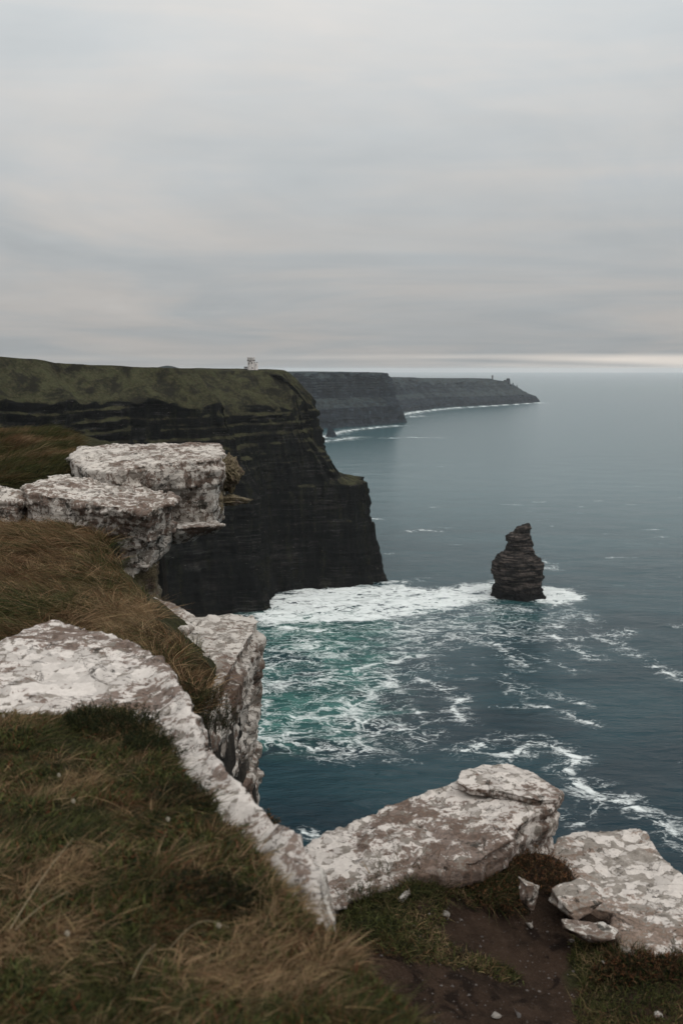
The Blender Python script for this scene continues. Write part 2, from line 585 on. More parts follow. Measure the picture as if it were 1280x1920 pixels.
M_CLIFF = mat_cliff('cliff_rock', 0.38, 1.0, (0.034, 0.036, 0.018))
M_CLIFF_FAR = mat_cliff('far_cliff_hazed', 1.15, 0.45, (0.036, 0.046, 0.046), True)  # lighter and bluer, extra distance haze put into the colour
M_SEA = mat_sea()
M_GROUND = mat_ground()
M_BLADE = mat_blade()
M_LICHEN = mat_lichen('lichen_rock', 0.68, 0.8, cover=0.9, white=(0.57, 0.52, 0.48))
M_LICHEN_SLAB = mat_lichen('lichen_slab', 0.88, 1.0, 0.6, seed=4.0, cover=0.72)
M_LICHEN_FLAT = mat_lichen('lichen_flat', 0.90, 0.9, 0.6, seed=9.0, dark=(0.13, 0.088, 0.066), cover=0.5)
M_LICHEN_OUT = mat_lichen('lichen_outcrop', 0.72, 0.8, 0.3, seed=14.0, white=(0.50, 0.455, 0.41), cover=0.72)
M_LICHEN_LEDGE = mat_lichen('lichen_ledge', 0.66, 0.8, 0.8, seed=21.0, white=(0.46, 0.42, 0.38), cover=0.6)
M_LICHEN_MOSSY = mat_lichen('mossy_rock', 0.9, 1.2, 0.8, seed=31.0, moss=0.9, white=(0.40, 0.36, 0.29), cover=0.3)
M_LICHEN_CLEAN = mat_lichen('pale_rock', 0.40, 1.0, 0.9, seed=41.0, white=(0.49, 0.455, 0.415), cover=0.7)
M_EARTHY = mat_lichen('earthy_rock', 1.0, 1.2, 1.2, seed=51.0, moss=0.5, white=(0.30, 0.26, 0.21), cover=0.25)
M_STONE = mat_plain('loose_stone', (0.20, 0.18, 0.16), 0.9, 0.35, 25.0)
M_TOWER = mat_plain('tower_masonry', (0.64, 0.60, 0.575), 0.9, 0.18, 0.9, 0.1)
M_DARK = mat_plain('dark_opening', (0.02, 0.02, 0.022), 0.9, 0.2, 3.0)
M_TOWER_DARK = mat_plain('dark_masonry', (0.10, 0.09, 0.085), 0.9, 0.3, 1.0, 0.1)


# ------------------------------------------------------------------ sea
def build_sea():
    r_in = np.array([20, 80, 150, 220, 290, 330, 360])
    v = np.linspace(1640, 698.3, 660)
    b = (960 - v) / FOC
    dep = PITCH - np.arctan(b)
    r = H / np.tan(dep)
    r = r[r > 365]
    r = np.concatenate([r_in, r[r < 56000], [60000]])
    th = np.concatenate([np.linspace(R(-180), R(-23), 60)[:-1], np.linspace(R(-23), R(23), 600), np.linspace(R(23), R(180), 60)[1:]])
    RR, TT = np.meshgrid(r, th, indexing='ij')
    x, y = RR * np.sin(TT), RR * np.cos(TT)
    sp = np.gradient(r)[:, None]
    z = np.zeros_like(x)
    for lam, amp, ax, ay in ((70, 0.9, 0.75, 1.0), (30, 0.7, 0.7, 1.0), (14, 0.35, 0.7, 1.0)):
        fade = np.clip(1.6 - sp * 4.0 / lam, 0, 1)
        z += fade * amp * fbm(P3(x * ax / lam, y * ay / lam, lam), 2)
    # foam and aerated water, laid down in metres on the sea plane
    def seapts(px):
        return np.array([PZ(u, w, -H)[:2] for u, w in px])
    foam = np.zeros_like(x)
    def streak(px, width, s, rag=0.95):
        nonlocal foam
        width = width * 0.62
        pts = seapts(px)
        lo, hi = pts.min(0) - width * 9, pts.max(0) + width * 9
        msk = (x > lo[0]) & (x < hi[0]) & (y > lo[1]) & (y < hi[1])
        if not msk.any():
            return
        xx, yy = x[msk], y[msk]
        g0 = np.clip(0.66 + 0.75 * fbm(P3(xx / 16, yy / 16, 31.0), 3), 0.2, 1.2)
        wx = xx + fbm(P3(xx / (width * 3.0), yy / (width * 3.0), 5.0), 3) * width * rag * 1.5
        wy = yy + fbm(P3(xx / (width * 3.0), yy / (width * 3.0), 9.0), 3) * width * rag * 1.5
        d = dist_line(wx, wy, pts)
        g = s * g0 * np.maximum(0.92 * np.exp(-(d / width) ** 2), 0.42 * np.exp(-(d / (width * 3.2)) ** 2))
        foam[msk] = np.maximum(foam[msk], g)
    def patch(px, soft, s):
        nonlocal foam
        pts = seapts(px)
        lo, hi = pts.min(0) - soft * 4, pts.max(0) + soft * 4
        msk = (x > lo[0]) & (x < hi[0]) & (y > lo[1]) & (y < hi[1])
        xx, yy = x[msk], y[msk]
        wx = xx + fbm(P3(xx / (soft * 1.6), yy / (soft * 1.6), 15.0), 3) * soft * 0.9
        wy = yy + fbm(P3(xx / (soft * 1.6), yy / (soft * 1.6), 19.0), 3) * soft * 0.9
        g = s * sstep(soft, -soft * 0.8, sdf_poly(wx, wy, pts))
        if s < 0.6:
            g = g * np.clip(0.92 + 1.1 * fbm(P3(xx / 34, yy / 46, 51.0), 3), 0.25, 1.7)
        foam[msk] = np.maximum(foam[msk], g)
    # the white band between the cliff foot and the stack
    patch([(488, 1150), (500, 1118), (560, 1104), (640, 1100), (720, 1098), (800, 1104), (880, 1097), (935, 1094), (940, 1118), (860, 1136), (780, 1150), (700, 1162), (600, 1166), (500, 1168)], 20, 0.88)
    patch([(1000, 1100), (1050, 1103), (1090, 1116), (1060, 1130), (1000, 1128)], 12, 1.15)
    patch([(640, 1160), (780, 1150), (930, 1128), (1010, 1130), (1090, 1150), (1110, 1180), (980, 1200), (800, 1215), (640, 1200)], 22, 0.25)
    # lace in the green water
    patch([(440, 1150), (700, 1155), (800, 1190), (820, 1260), (760, 1310), (780, 1390), (690, 1410), (560, 1395), (430, 1400)], 24, 0.27)
    patch([(440, 1220), (520, 1210), (540, 1330), (640, 1360), (600, 1400), (440, 1400)], 20, 0.36)
    patch([(600, 1340), (700, 1330), (760, 1370), (640, 1420), (570, 1400)], 14, 0.42)
    streak([(450, 1170), (520, 1175), (620, 1185)], 10, 0.75)
    streak([(560, 1290), (640, 1262), (700, 1245), (745, 1240)], 7, 0.80)
    streak([(640, 1390), (700, 1375), (760, 1365), (800, 1385)], 8, 0.65)
    streak([(560, 1395), (640, 1415), (710, 1395)], 8, 0.75)
    streak([(720, 1274), (780, 1268), (830, 1290), (862, 1310), (850, 1330), (868, 1352)], 5, 0.80)
    streak([(770, 1330), (800, 1352), (860, 1350)], 5, 0.5)
    streak([(890, 1182), (940, 1215), (985, 1252)], 7, 0.60)
    streak([(930, 1205), (1010, 1235), (1075, 1258)], 6, 0.42)
    streak([(960, 1172), (1040, 1195), (1110, 1235)], 6, 0.72)
    streak([(1060, 1200), (1130, 1190), (1190, 1180), (1150, 1195)], 6, 0.60)
    streak([(1120, 1196), (1170, 1215), (1215, 1240)], 5, 0.62)
    streak([(1228, 1250), (1272, 1270)], 5, 0.8)
    streak([(940, 1265), (1000, 1295), (1090, 1320)], 6, 0.42)
    streak([(955, 1285), (1000, 1312)], 6, 0.5)
    streak([(1055, 1335), (1090, 1350), (1122, 1362)], 4, 0.72)
    streak([(868, 1408), (900, 1392), (930, 1412), (965, 1412), (985, 1395)], 6, 0.85)
    streak([(955, 1385), (1010, 1390), (1060, 1410), (1084, 1420), (1060, 1440), (1085, 1470), (1130, 1500), (1180, 1506), (1230, 1535), (1290, 1580)], 5.0, 0.98, 0.5)
    streak([(1060, 1530), (1085, 1545), (1110, 1520)], 5, 0.5)
    streak([(1050, 1440), (1120, 1465), (1140, 1480)], 4, 0.45)
    streak([(1020, 1130), (1090, 1150), (1110, 1165)], 7, 0.5)
    streak([(930, 1125), (944, 1160), (960, 1185)], 6, 0.55)
    streak([(758, 997), (790, 993), (820, 997)], 5, 0.7)
    streak([(690, 972), (716, 974)], 4, 0.7)
    streak([(1018, 1052), (1045, 1068)], 3.5, 0.7)
    streak([(720, 1090), (760, 1092)], 8, 0.6)
    streak([(570, 1560), (600, 1566)], 3, 0.7)
    # surf along the far headlands
    streak([(596, 822), (630, 812), (660, 806), (700, 802), (746, 798)], 22, 1.1, 0.4)
    streak([(600, 828), (640, 824), (665, 820)], 26, 0.9, 0.4)
    streak([(720, 822), (770, 820), (828, 821)], 12, 0.8, 0.3)
    streak([(740, 780), (790, 771), (850, 765), (920, 761), (1010, 755)], 34, 1.2, 0.3)
    streak([(750, 783), (790, 780)], 30, 0.8, 0.4)
    # everywhere a few broken crests
    caps = sstep(0.62, 0.80, fbm(P3(x / 60, y / 28, 40.0), 4) * 0.5 + 0.5)
    foam = np.maximum(foam, caps * 0.35 * np.clip(1.3 - RR / 2600, 0, 1))
    aer = np.zeros_like(x)
    pts = seapts([(430, 1145), (620, 1140), (760, 1160), (760, 1230), (700, 1270), (740, 1330), (690, 1395), (560, 1400), (430, 1400)])
    pts2 = seapts([(560, 1120), (760, 1120), (930, 1110), (1080, 1120), (1000, 1180), (800, 1190), (600, 1180)])
    msk = (x > -260) & (x < 330) & (y > 350) & (y < 1150)
    xx, yy = x[msk], y[msk]
    sd_ = sdf_poly(xx + 25 * fbm(P3(xx / 60, yy / 60, 3.), 3), yy + 25 * fbm(P3(xx / 60, yy / 60, 8.), 3), pts)
    ae = 0.85 * sstep(35, -35, sd_)
    ae *= 0.5 + 0.8 * sstep(0.30, 0.62, fbm(P3(xx / 55, yy / 55, 33.), 4) * 0.5 + 0.5)
    ae = np.maximum(ae, 0.30 * sstep(40, -30, sdf_poly(xx, yy, pts2)))
    aer[msk] = np.clip(ae, 0, 1)
    me = mesh_np('sea', np.stack([x, y, z], -1).reshape(-1, 3), grid_quads(len(r), len(th))[:, ::-1])
    set_attr(me, 'foam', np.clip(foam, 0, 1.3).ravel())
    set_attr(me, 'aerated', aer.ravel())
    set_attr(me, 'chop_sheen', (0.22 + 0.78 * sstep(1900, 420, RR)).ravel())   # calmer offshore; also fades in the painted sky reflection
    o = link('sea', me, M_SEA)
    tag(o, 'grey green sea with white foam trails below the cliffs', 'sea', kind='structure')


build_sea()


# ------------------------------------------------------------------ cliffs
def build_cliff(name, cols, mat, amp, ds, nz, label, cap, seed=0.0, strata=(2.0, 6.0), zj=1.0, fine_y=None):
    """cols: list of (x, y, [(inland offset, height), ...]) along the foot of the cliff, land to the left of the walk"""
    xy = np.array([(c[0], c[1]) for c in cols], float)
    lean0 = [c[3] if len(c) > 3 else 0.0 for c in cols]
    lv = np.array([c[2] for c in cols], float)           # n, levels, 2
    seg = np.r_[0, np.cumsum(np.hypot(*np.diff(xy, axis=0).T))]
    # finer columns where the distance makes them large in view
    n = int(seg[-1] / ds)
    s = np.linspace(0, seg[-1], n)
    X, Y = np.interp(s, seg, xy[:, 0]), np.interp(s, seg, xy[:, 1])

    def sm(a, w):
        ker = np.hanning(max(5, int(w / ds) | 1))
        ker /= ker.sum()
        pad = len(ker) // 2
        return np.convolve(np.pad(a, pad, 'reflect', reflect_type='odd'), ker, 'valid')
    Xs, Ys = sm(X, 26), sm(Y, 26)
    tx, ty = np.gradient(sm(Xs, 70)), np.gradient(sm(Ys, 70))
    ln = np.hypot(tx, ty) + 1e-9
    nx, ny = -ty / ln, tx / ln                            # inland
    if fine_y:                                            # wide columns where no one looks
        dens = np.where((Y > fine_y[0]) & (Y < fine_y[1]), 1.0, 0.12)
        cum = np.r_[0, np.cumsum(0.5 * (dens[1:] + dens[:-1]))]
        si = np.interp(np.arange(0, cum[-1], 1.0), cum, s)
        Xs, Ys, nx, ny = (np.interp(si, s, q) for q in (Xs, Ys, nx, ny))
        s = si
    L = np.stack([[np.interp(s, seg, lv[:, k, j]) for j in (0, 1)] for k in range(lv.shape[1])])   # levels,2,n
    L[3, 1] += amp * 9 * fbm(P3(s / 55, seed, 3.0), 3)
    L[3, 0] += amp * 7 * fbm(P3(s / 48, seed, 7.0), 3)
    L[4, 1] += amp * 1.2 * fbm(P3(s / 40, seed, 11.0), 3)
    capx, capy = np.interp(s, seg, [c[0] for c in cap]), np.interp(s, seg, [c[1] for c in cap])
    # rows by height
    rows_o, rows_z = [], []
    nl = L.shape[0]
    for k in range(nl - 1):
        z0, z1 = L[k, 1].mean(), L[k + 1, 1].mean()
        dz_, do_ = abs(z1 - z0), abs((L[k + 1, 0] - L[k, 0])).mean()
        m = max(3, int(nz * max(dz_, do_ * 0.6) / 200.0))
        t = np.linspace(0, 1, m, endpoint=(k == nl - 2))
        for tt in t:
            rows_o.append(L[k, 0] * (1 - tt) + L[k + 1, 0] * tt)
            rows_z.append(L[k, 1] * (1 - tt) + L[k + 1, 1] * tt)
    O, Z = np.array(rows_o), np.array(rows_z)
    S = np.broadcast_to(s, O.shape)
    ztop = L[-3, 1]
    steep = sstep(ztop + 4, ztop - 10, Z)                 # 1 on the rock face
    # layered, jointed rock
    zz = Z + 2.2 * fbm(P3(S / 70, seed, Z / 90), 2) * zj
    edges = np.cumsum(np.random.default_rng(int(seed) + 5).uniform(*strata, 400)) - 20
    li = np.searchsorted(edges, zz)
    bed = (hash1(li, seed) - 0.5) * 2
    broken = np.clip(0.5 + 1.1 * fbm(P3(S / 45, Z / 30, seed + 15), 3), 0.1, 1.4)
    off = bed ** 3 * 2.6 * broken
    off += 2.6 * broken * (hash1(li * 7 + np.floor(S / 9 + 3 * hash1(li, 3)).astype(int) * 13, seed + 1) - 0.5)
    off += 14.0 * fbm(P3(S / 75, Z / 300, seed + 1), 3)
    off += 9.0 * np.abs(fbm(P3(S / 26, Z / 120, seed + 2), 3)) ** 0.8
    off += 4.0 * fbm(P3(S / 9, Z / 22, seed + 3), 3)
    wob = 6 * fbm(P3(S / 30, Z / 40, seed + 31), 2)
    off += 6.0 * (hash1(np.floor((S + wob) / 27), seed + 3) - 0.5) + 3.4 * (hash1(np.floor((S + wob * 0.6) / 8.5) + 100 * np.floor(zz / 31), seed + 4) - 0.5)
    off -= 6.0 * np.clip(fbm(P3(S / 13, 0.0, seed + 41), 3) + 0.1, 0, 1) * sstep(16, 0, Z)
    q9 = zz / 9.0 + 0.4 * fbm(P3(S / 60, seed, 21.0), 2)
    stair = np.floor(q9) + sstep(0.72, 1.0, q9 - np.floor(q9)) - q9
    off += 4.5 * stair * broken * sstep(90, 135, Z)
    off = off * amp * steep
    soft = (1 - steep) * sstep(L[-1, 1] + 3, L[-1, 1] - 6, Z)
    off += soft * amp * (9.0 * fbm(P3(S / 40, Z / 40, seed + 6), 4))
    dzz = (1 - steep) * amp * (3.0 * fbm(P3(S / 30, O / 30, seed + 8), 4) - 4.0 * np.clip(fbm(P3(S / 22, O / 60, seed + 9), 4), 0, 1) + 0.9 * fbm(P3(S / 5, O / 5, seed + 12), 3)) * sstep(0, 8, O - 0 * O)
    px = Xs + nx * (O + off)
    px = px - np.interp(s, seg, lean0) * np.clip((Z - 98) / 46.0, 0, 1)
    py = Ys + ny * (O + off)
    pz = Z + dzz * np.where(O > L[-2, 0] - 1, 0.25, 1.0)
    V = np.stack([px, py, pz], -1)
    for t in (0.5, 1.0):                                  # plateau to its spine inland
        V = np.concatenate([V, np.stack([px[-1] * (1 - t) + capx * t, py[-1] * (1 - t) + capy * t, pz[-1] - 5 * t], -1)[None]])
    nr, nc = V.shape[:2]
    me = mesh_np(name, V.reshape(-1, 3), grid_quads(nr, nc))
    o = link(name, me, mat)
    tag(o, label, 'cliff', kind='structure')
    return V


def lev(shelf, zs, rim, zr, top, zt, inl, zi=None):
    return [(0, -4), (shelf[0], zs[0]), (shelf[1], zs[1]), (rim, zr), (top, zt), (top + inl, zt + 1 if zi is None else zi)]


S0 = (9, 11)
Z0 = (94, 98)
cols = [
    (-40, 20, lev((4, 5), Z0, 10, 188, 20, 198, 60)),
    (-110, 130, lev(S0, Z0, 22, 182, 60, 204, 90)),
    (-190, 330, lev(S0, Z0, 22, 180, 70, 212, 90)),
    (-234, 520, lev(S0, Z0, 22, 181, 72, 218, 90)),
    (-236, 620, lev(S0, Z0, 22, 182, 72, 217, 90)),
    (-212, 700, lev(S0, Z0, 22, 180, 66, 211, 90)),
    (-160, 756, lev(S0, Z0, 24, 175, 66, 203, 90)),
    (-100, 792, lev(S0, Z0, 26, 170, 66, 200, 70)),
    (-69, 812, lev(S0, Z0, 40, 169, 78, 199.5, 50)),
    (-63, 824, lev(S0, Z0, 62, 168, 95, 199, 40)),
    (-64, 872, lev(S0, Z0, 30, 168, 70, 199, 26)),
    (-50, 886, lev(S0, Z0, 28, 168, 70, 198.5, 24)),
    (-26, 895, lev(S0, Z0, 28, 167, 70, 198, 20), 10),
    (0, 901, lev((10, 16), (92, 98), 36, 166, 74, 196, 14), 27),
    (22, 911, lev((12, 46), (92, 103), 58, 165, 84, 194.5, 8), 28),
    (36, 924, lev((17, 60), (94, 107), 68, 164, 92, 193.5, 6), 20),
    (40, 946, lev((17, 60), (94, 107), 66, 163, 92, 193.5, 6), 6),
    (32, 985, lev((12, 46), Z0, 60, 166, 86, 195, 8), 4),
    (-6, 1060, lev(S0, Z0, 28, 170, 60, 199, 14)),
    (-95, 1200, lev(S0, Z0, 24, 172, 60, 200, 40)),
    (-200, 1500, lev(S0, Z0, 24, 172, 60, 200, 60)),
    (-380, 2000, lev(S0, Z0, 24, 172, 60, 200, 80)),
    (-480, 2600, lev(S0, Z0, 24, 172, 60, 196, 80)),
]
V_main = build_cliff('cliff', cols, M_CLIFF, 1.2, 1.25, 190, 'dark layered cliff with mossy green brow carrying the pale tower',
                     [(-900, 20), (-900, 130), (-900, 330), (-900, 600), (-900, 750), (-800, 950), (-600, 1050), (-400, 1050), (-300, 1040), (-250, 1030), (-200, 1020), (-170, 1010), (-140, 1005), (-100, 1000),
                      (-66, 988), (-62, 985), (-62, 985), (-70, 990), (-110, 1000), (-300, 1100), (-600, 1300), (-900, 1900), (-1000, 2600)], seed=2.0, fine_y=(610, 1075))

L2 = lambda w, zt, inl=150: [(0, -4), (14, 66), (14 + w, 98), (26 + w, zt - 12), (32 + w, zt), (40 + w + inl, zt + 3)]
cols2 = [
    (-480, 2610, L2(20, 190)), (-520, 2900, L2(20, 188)), (-330, 3150, L2(60, 186)), (-150, 3240, L2(70, 186)), (-20, 3420, L2(70, 187)),
    (110, 3560, L2(60, 187)), (208, 3690, L2(40, 186)), (222, 3760, L2(20, 185, 60)), (190, 3860, L2(10, 183, 60)),
    (60, 4050, L2(20, 182)), (-100, 4300, L2(20, 180)), (-100, 4500, L2(20, 180)),
]
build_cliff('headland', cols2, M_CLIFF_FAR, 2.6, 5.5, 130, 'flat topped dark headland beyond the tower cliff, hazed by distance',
            [(-1600, 2600 + 160 * i) for i in range(len(cols2))], seed=11.0, strata=(5, 14))

L3 = lambda a, zt, inl=200, lo=0.5: [(0, -4), (25, zt * lo * 0.7), (40 + a * 0.3, zt * lo), (60 + a * 0.75, zt * 0.9), (70 + a, zt), (90 + a + inl, zt + 2)]
t3 = lambda u, v, y: PY(u, v, y)[2]
cols3 = [
    (-100, 4480, L3(20, t3(700, 712, 4800))), (120, 4560, L3(30, t3(720, 711, 4850))), (268, 4640, L3(60, t3(745, 711, 4900))), (420, 4950, L3(80, t3(790, 709, 5250))),
    (520, 5220, L3(60, t3(808, 707, 5500))), (590, 5330, L3(80, t3(830, 710.5, 5600))), (760, 5480, L3(110, t3(870, 711.5, 5750))),
    (960, 5700, L3(140, t3(905, 710.5, 6000))), (1090, 5860, L3(150, t3(928, 709, 6150), 120)),
    (1180, 6020, L3(120, t3(944, 714, 6250), 60)), (1240, 6160, L3(90, t3(962, 722, 6350), 40)), (1278, 6290, L3(60, t3(980, 734, 6400), 20)),
    (1290, 6400, L3(40, t3(990, 741, 6450), 10, 0.6)), (1262, 6520, L3(50, t3(985, 738, 6500), 10, 0.6)), (1180, 6640, L3(60, t3(960, 722, 6500), 20)),
    (1000, 6760, L3(60, t3(930, 712, 6500), 60)), (700, 6800, L3(60, 140)), (200, 6900, L3(60, 140)), (-300, 7200, L3(60, 140)),
]
cols3 = [(c[0] - 34 * min(1, max(0, (c[1] - 4600) / 1200)), c[1], c[2]) for c in cols3]
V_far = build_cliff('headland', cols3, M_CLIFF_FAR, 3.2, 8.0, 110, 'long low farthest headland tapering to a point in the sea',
                    [(-1500, 5000 + 90 * i) for i in range(len(cols3))], seed=23.0, strata=(7, 18))


def ground_z(V, x, y, k=6):
    P = V.reshape(-1, 3)
    d = np.hypot(P[:, 0] - x, P[:, 1] - y)
    i = np.argsort(d)[:k]
    return P[i, 2].max()


# distant hill behind the brow
hx, hy = PY(314, 690, 2400)[:2]
ztop = PY(314, 685.5, 2400)[2]
rr, tt = np.meshgrid(np.linspace(0, 1, 24), np.linspace(0, 2 * np.pi, 48), indexing='ij')
hv = np.stack([hx + rr * np.cos(tt) * 75, hy + rr * np.sin(tt) * 90, ztop - 26 * rr ** 1.5 + 2.2 * fbm(P3(rr * np.cos(tt) * 4, rr * np.sin(tt) * 4, 1.0), 3) * rr], -1)
hill = link('hill', mesh_np('hill', hv.reshape(-1, 3), grid_quads(24, 48)[:, ::-1]), M_CLIFF_FAR)
tag(hill, 'small rounded hill top showing just above the cliff brow', 'hill', kind='structure')


# ------------------------------------------------------------------ rock building
def prism(bm, top, bottom):
    a = [bm.verts.new(p) for p in top]
    b = [bm.verts.new(p) for p in bottom]
    n = len(a)
    bm.faces.new(a)
    bm.faces.new(b[::-1])
    for i in range(n):
        bm.faces.new((a[i], b[i], b[(i + 1) % n], a[(i + 1) % n]))


def block(top, thick, taper=1.0, shift=(0, 0)):
    """slab from its top outline; bottom scaled about the centre and shifted"""
    top = np.array(top, float)
    c = top.mean(0)
    bot = c + (top - c) * np.array([taper, taper, 1.0])
    bot[:, 0] += shift[0]
    bot[:, 1] += shift[1]
    bot[:, 2] -= thick
    return top, bot


def rock_mesh(name, blocks, voxel, lump=0.05, rough=0.015, strat=0.03, layer=0.09, smooth=3, seed=0.0, fine=0.004, flat=0.0, blocky=0.0, shell=None, grain=1.0):
    me = shell
    if me is None:
        bm = bmesh.new()
        for t, b in blocks:
            prism(bm, t, b)
        bmesh.ops.recalc_face_normals(bm, faces=bm.faces)
        me = bpy.data.meshes.new(name)
        bm.to_mesh(me)
        bm.free()
    tmp = bpy.data.objects.new('tmp', me)
    COL.objects.link(tmp)
    md = tmp.modifiers.new('r', 'REMESH')
    md.mode = 'VOXEL'
    md.voxel_size = voxel
    md.use_smooth_shade = True
    if smooth:
        ms = tmp.modifiers.new('s', 'SMOOTH')
        ms.factor = 0.5
        ms.iterations = smooth
    dg = bpy.context.evaluated_depsgraph_get()
    dg.update()
    out = bpy.data.meshes.new_from_object(tmp.evaluated_get(dg))
    bpy.data.objects.remove(tmp)
    bpy.data.meshes.remove(me)
    n = len(out.vertices)
    co = np.empty(n * 3, np.float32)
    out.vertices.foreach_get('co', co)
    no = np.empty(n * 3, np.float32)
    out.vertices.foreach_get('normal', no)
    P = co.reshape(-1, 3).astype(float)
    N = no.reshape(-1, 3).astype(float)
    Q = (P - np.array([0, 0, H])) / grain + seed * 3.7
    side = sstep(0.8, 0.3, np.abs(N[:, 2]))
    d = lump * fbm(Q / 0.55, 3) * (1 - flat * (1 - side)) + rough * fbm(Q / 0.12, 4)
    # blocky facets
    cell = np.floor(Q / np.array([0.37, 0.37, 0.21]) + 0.35 * fbm(Q / 0.3, 2)[:, None])
    d += blocky * (hash1(cell[:, 0] * 7 + cell[:, 1] * 131 + cell[:, 2] * 17, seed) - 0.5) * (0.35 + 0.65 * side)
    # split bedding on the sides
    zq = Q[:, 2] + 0.045 * fbm(Q / 0.5, 2)
    li = np.floor(zq / (layer / grain))
    d += side * strat * (hash1(li, seed) - 0.5) * 2 * (0.4 + 0.9 * np.abs(fbm(Q / np.array([0.35, 0.35, 1.5]), 2)))
    d += side * strat * 0.8 * fbm(Q / np.array([0.13, 0.13, 0.35]), 3)
    # flaking steps on the top: thin lifted sheets
    f = fbm(Q / 0.45 + 5.0, 4)
    d += (1 - side) * 0.9 * strat * (np.round(f * 3.5) / 3.5 - 0.2 * f)
    d += fine * fbm(Q / 0.035, 2)
    P2 = P + N * d[:, None]
    out.vertices.foreach_set('co', P2.astype(np.float32).ravel())
    out.update()
    out.name = name
    return out


def stone_mesh(name, size, seed, sub=3):
    r_ = np.random.default_rng(seed)
    bm = bmesh.new()
    pts = r_.uniform(-1, 1, (16, 3))
    pts /= np.maximum(np.abs(pts).max(1), 0.6)[:, None]
    pts *= r_.uniform(0.7, 1.0, (16, 1))
    for p in pts:
        bm.verts.new(p * np.array(size) * 0.5)
    bmesh.ops.convex_hull(bm, input=bm.verts)
    bmesh.ops.delete(bm, geom=[v for v in bm.verts if not v.link_faces], context='VERTS')
    bmesh.ops.bevel(bm, geom=bm.edges[:], offset=min(size) * 0.10, segments=1, affect='EDGES')
    bmesh.ops.triangulate(bm, faces=bm.faces)
    me = bpy.data.meshes.new(name)
    bmesh.ops.subdivide_edges(bm, edges=bm.edges[:], cuts=1, use_grid_fill=True)
    for v in bm.verts:
        q = np.array(v.co) / max(size) * 5 + seed
        v.co += v.normal * float(fbm(q[None], 2)[0]) * min(size) * 0.09
    bm.to_mesh(me)
    bm.free()
    return me


# ------------------------------------------------------------------ foreground ground sheet
LAND = [(4.6, -2.6), (4.6, 5.2), (3.2, 5.9), (1.9, 6.25), (1.35, 6.35), (0.85, 6.5), (0.15, 5.9), (-0.1, 5.35), (-0.16, 4.9), (-0.55, 5.0), (-0.9, 5.7), (-1.15, 7.2), (-1.12, 8.0),
        (-1.05, 10.6), (-1.9, 11.0), (-2.65, 11.6), (-2.85, 12.9), (-2.7, 13.5), (-2.8, 15.3), (-3.2, 16.6), (-4.5, 18.6), (-7, 20.2), (-12, 22), (-12, -2.6)]
ROCK_PIX = [(-200, 1300), (-60, 1232), (0, 1203), (40, 1174), (100, 1157), (160, 1165), (220, 1187), (303, 1228), (362, 1322), (414, 1422), (442, 1457), (522, 1532), (588, 1625), (640, 1745),
            (605, 1735), (575, 1640), (520, 1560), (450, 1500), (390, 1470), (345, 1420), (318, 1380), (290, 1350), (245, 1308), (170, 1310), (130, 1326), (60, 1330), (0, 1333), (-200, 1335)]
ROCK_XY = [PZ(u_, v_, -1.76)[:2] for u_, v_ in ROCK_PIX]
MOUND = [(2.2, -2.6), (0.9, 1.0), (0.50, 2.0), (0.20, 2.75), (-0.03, 3.15), (-0.16, 3.45), (-0.36, 3.8), (-0.60, 4.25), (-0.76, 4.7), (-0.95, 5.3), (-1.15, 5.85),
         (-1.5, 6.35), (-1.95, 6.6), (-2.5, 6.35), (-3.4, 6.3), (-12, 6.4), (-12, -2.6)]
cp = [PY(*q) for q in [
    (900, 1750, 5.35), (660, 1800, 4.95), (1100, 1850, 5.0), (1280, 1900, 4.75), (850, 1915, 4.6), (690, 1690, 5.34), (640, 1720, 5.25), (790, 1655, 5.53), (870, 1655, 5.6), (880, 1690, 5.5), (1030, 1600, 6.2), (1050, 1655, 5.75), (1000, 1720, 5.55), 
    (0, 1170, 8.6), (250, 1180, 8.8), (0, 960, 13.2), (120, 985, 12.6), (200, 1020, 11.9), (240, 1100, 10.6), (0, 1060, 10.6), (120, 1100, 10.2), (300, 1165, 9.6), (345, 1220, 8.9), (400, 1330, 7.7),
    (0, 812, 18.5), (60, 812, 18.6), (140, 832, 17.2), (0, 860, 16.0), (0, 905, 14.0), (60, 890, 14.4), (130, 868, 15.0)]]
cp += [PZ(*q) for q in [(1180, 1800, -3.22), (1240, 1815, -3.22), (1330, 1848, -3.22), (1150, 1775, -3.24), (1120, 1620, -3.48), (1200, 1690, -3.48), (1300, 1750, -3.46), (1400, 1790, -3.46), (1190, 1750, -3.42)]]
cp += [np.array(q) + np.array([0, 0, H]) for q in [
    (0.9, 6.5, -3.35), (1.8, 6.4, -3.55), (0.8, 3.0, -3.35), (2.2, 3, -3.25), (2.5, 0, -3.0), (4.4, 5, -3.4), (4.4, 0, -3.0), (0.3, 4.0, -3.3), (-0.3, 5.0, -3.5), (-0.9, 6.2, -3.0), (-1.2, 7.4, -2.75),
    (-1.3, 10, -3.0), (-1.9, 11.3, -2.75), (-2.8, 14.5, -1.7), (-2.1, 13.6, -2.3), (-8, 8, -1.9), (-8, 12, -1.7), (-8, 16, -1.1), (-8, 19, -1.2), (-3.2, 17, -1.5), (-11, 10, -1.6), (-11, 20, -0.9), (-5, 8, -2.1)]]
CPT = np.array(cp)


def _tps():
    n = len(CPT)
    d = np.hypot(CPT[:, None, 0] - CPT[None, :, 0], CPT[:, None, 1] - CPT[None, :, 1])
    K = np.where(d > 0, d * d * np.log(d + 1e-9), 0) + np.eye(n) * 0.02
    A = np.zeros((n + 3, n + 3))
    A[:n, :n] = K
    Pm = np.c_[np.ones(n), CPT[:, :2]]
    A[:n, n:] = Pm
    A[n:, :n] = Pm.T
    return np.linalg.solve(A, np.r_[CPT[:, 2] - H, 0, 0, 0])


TW = _tps()


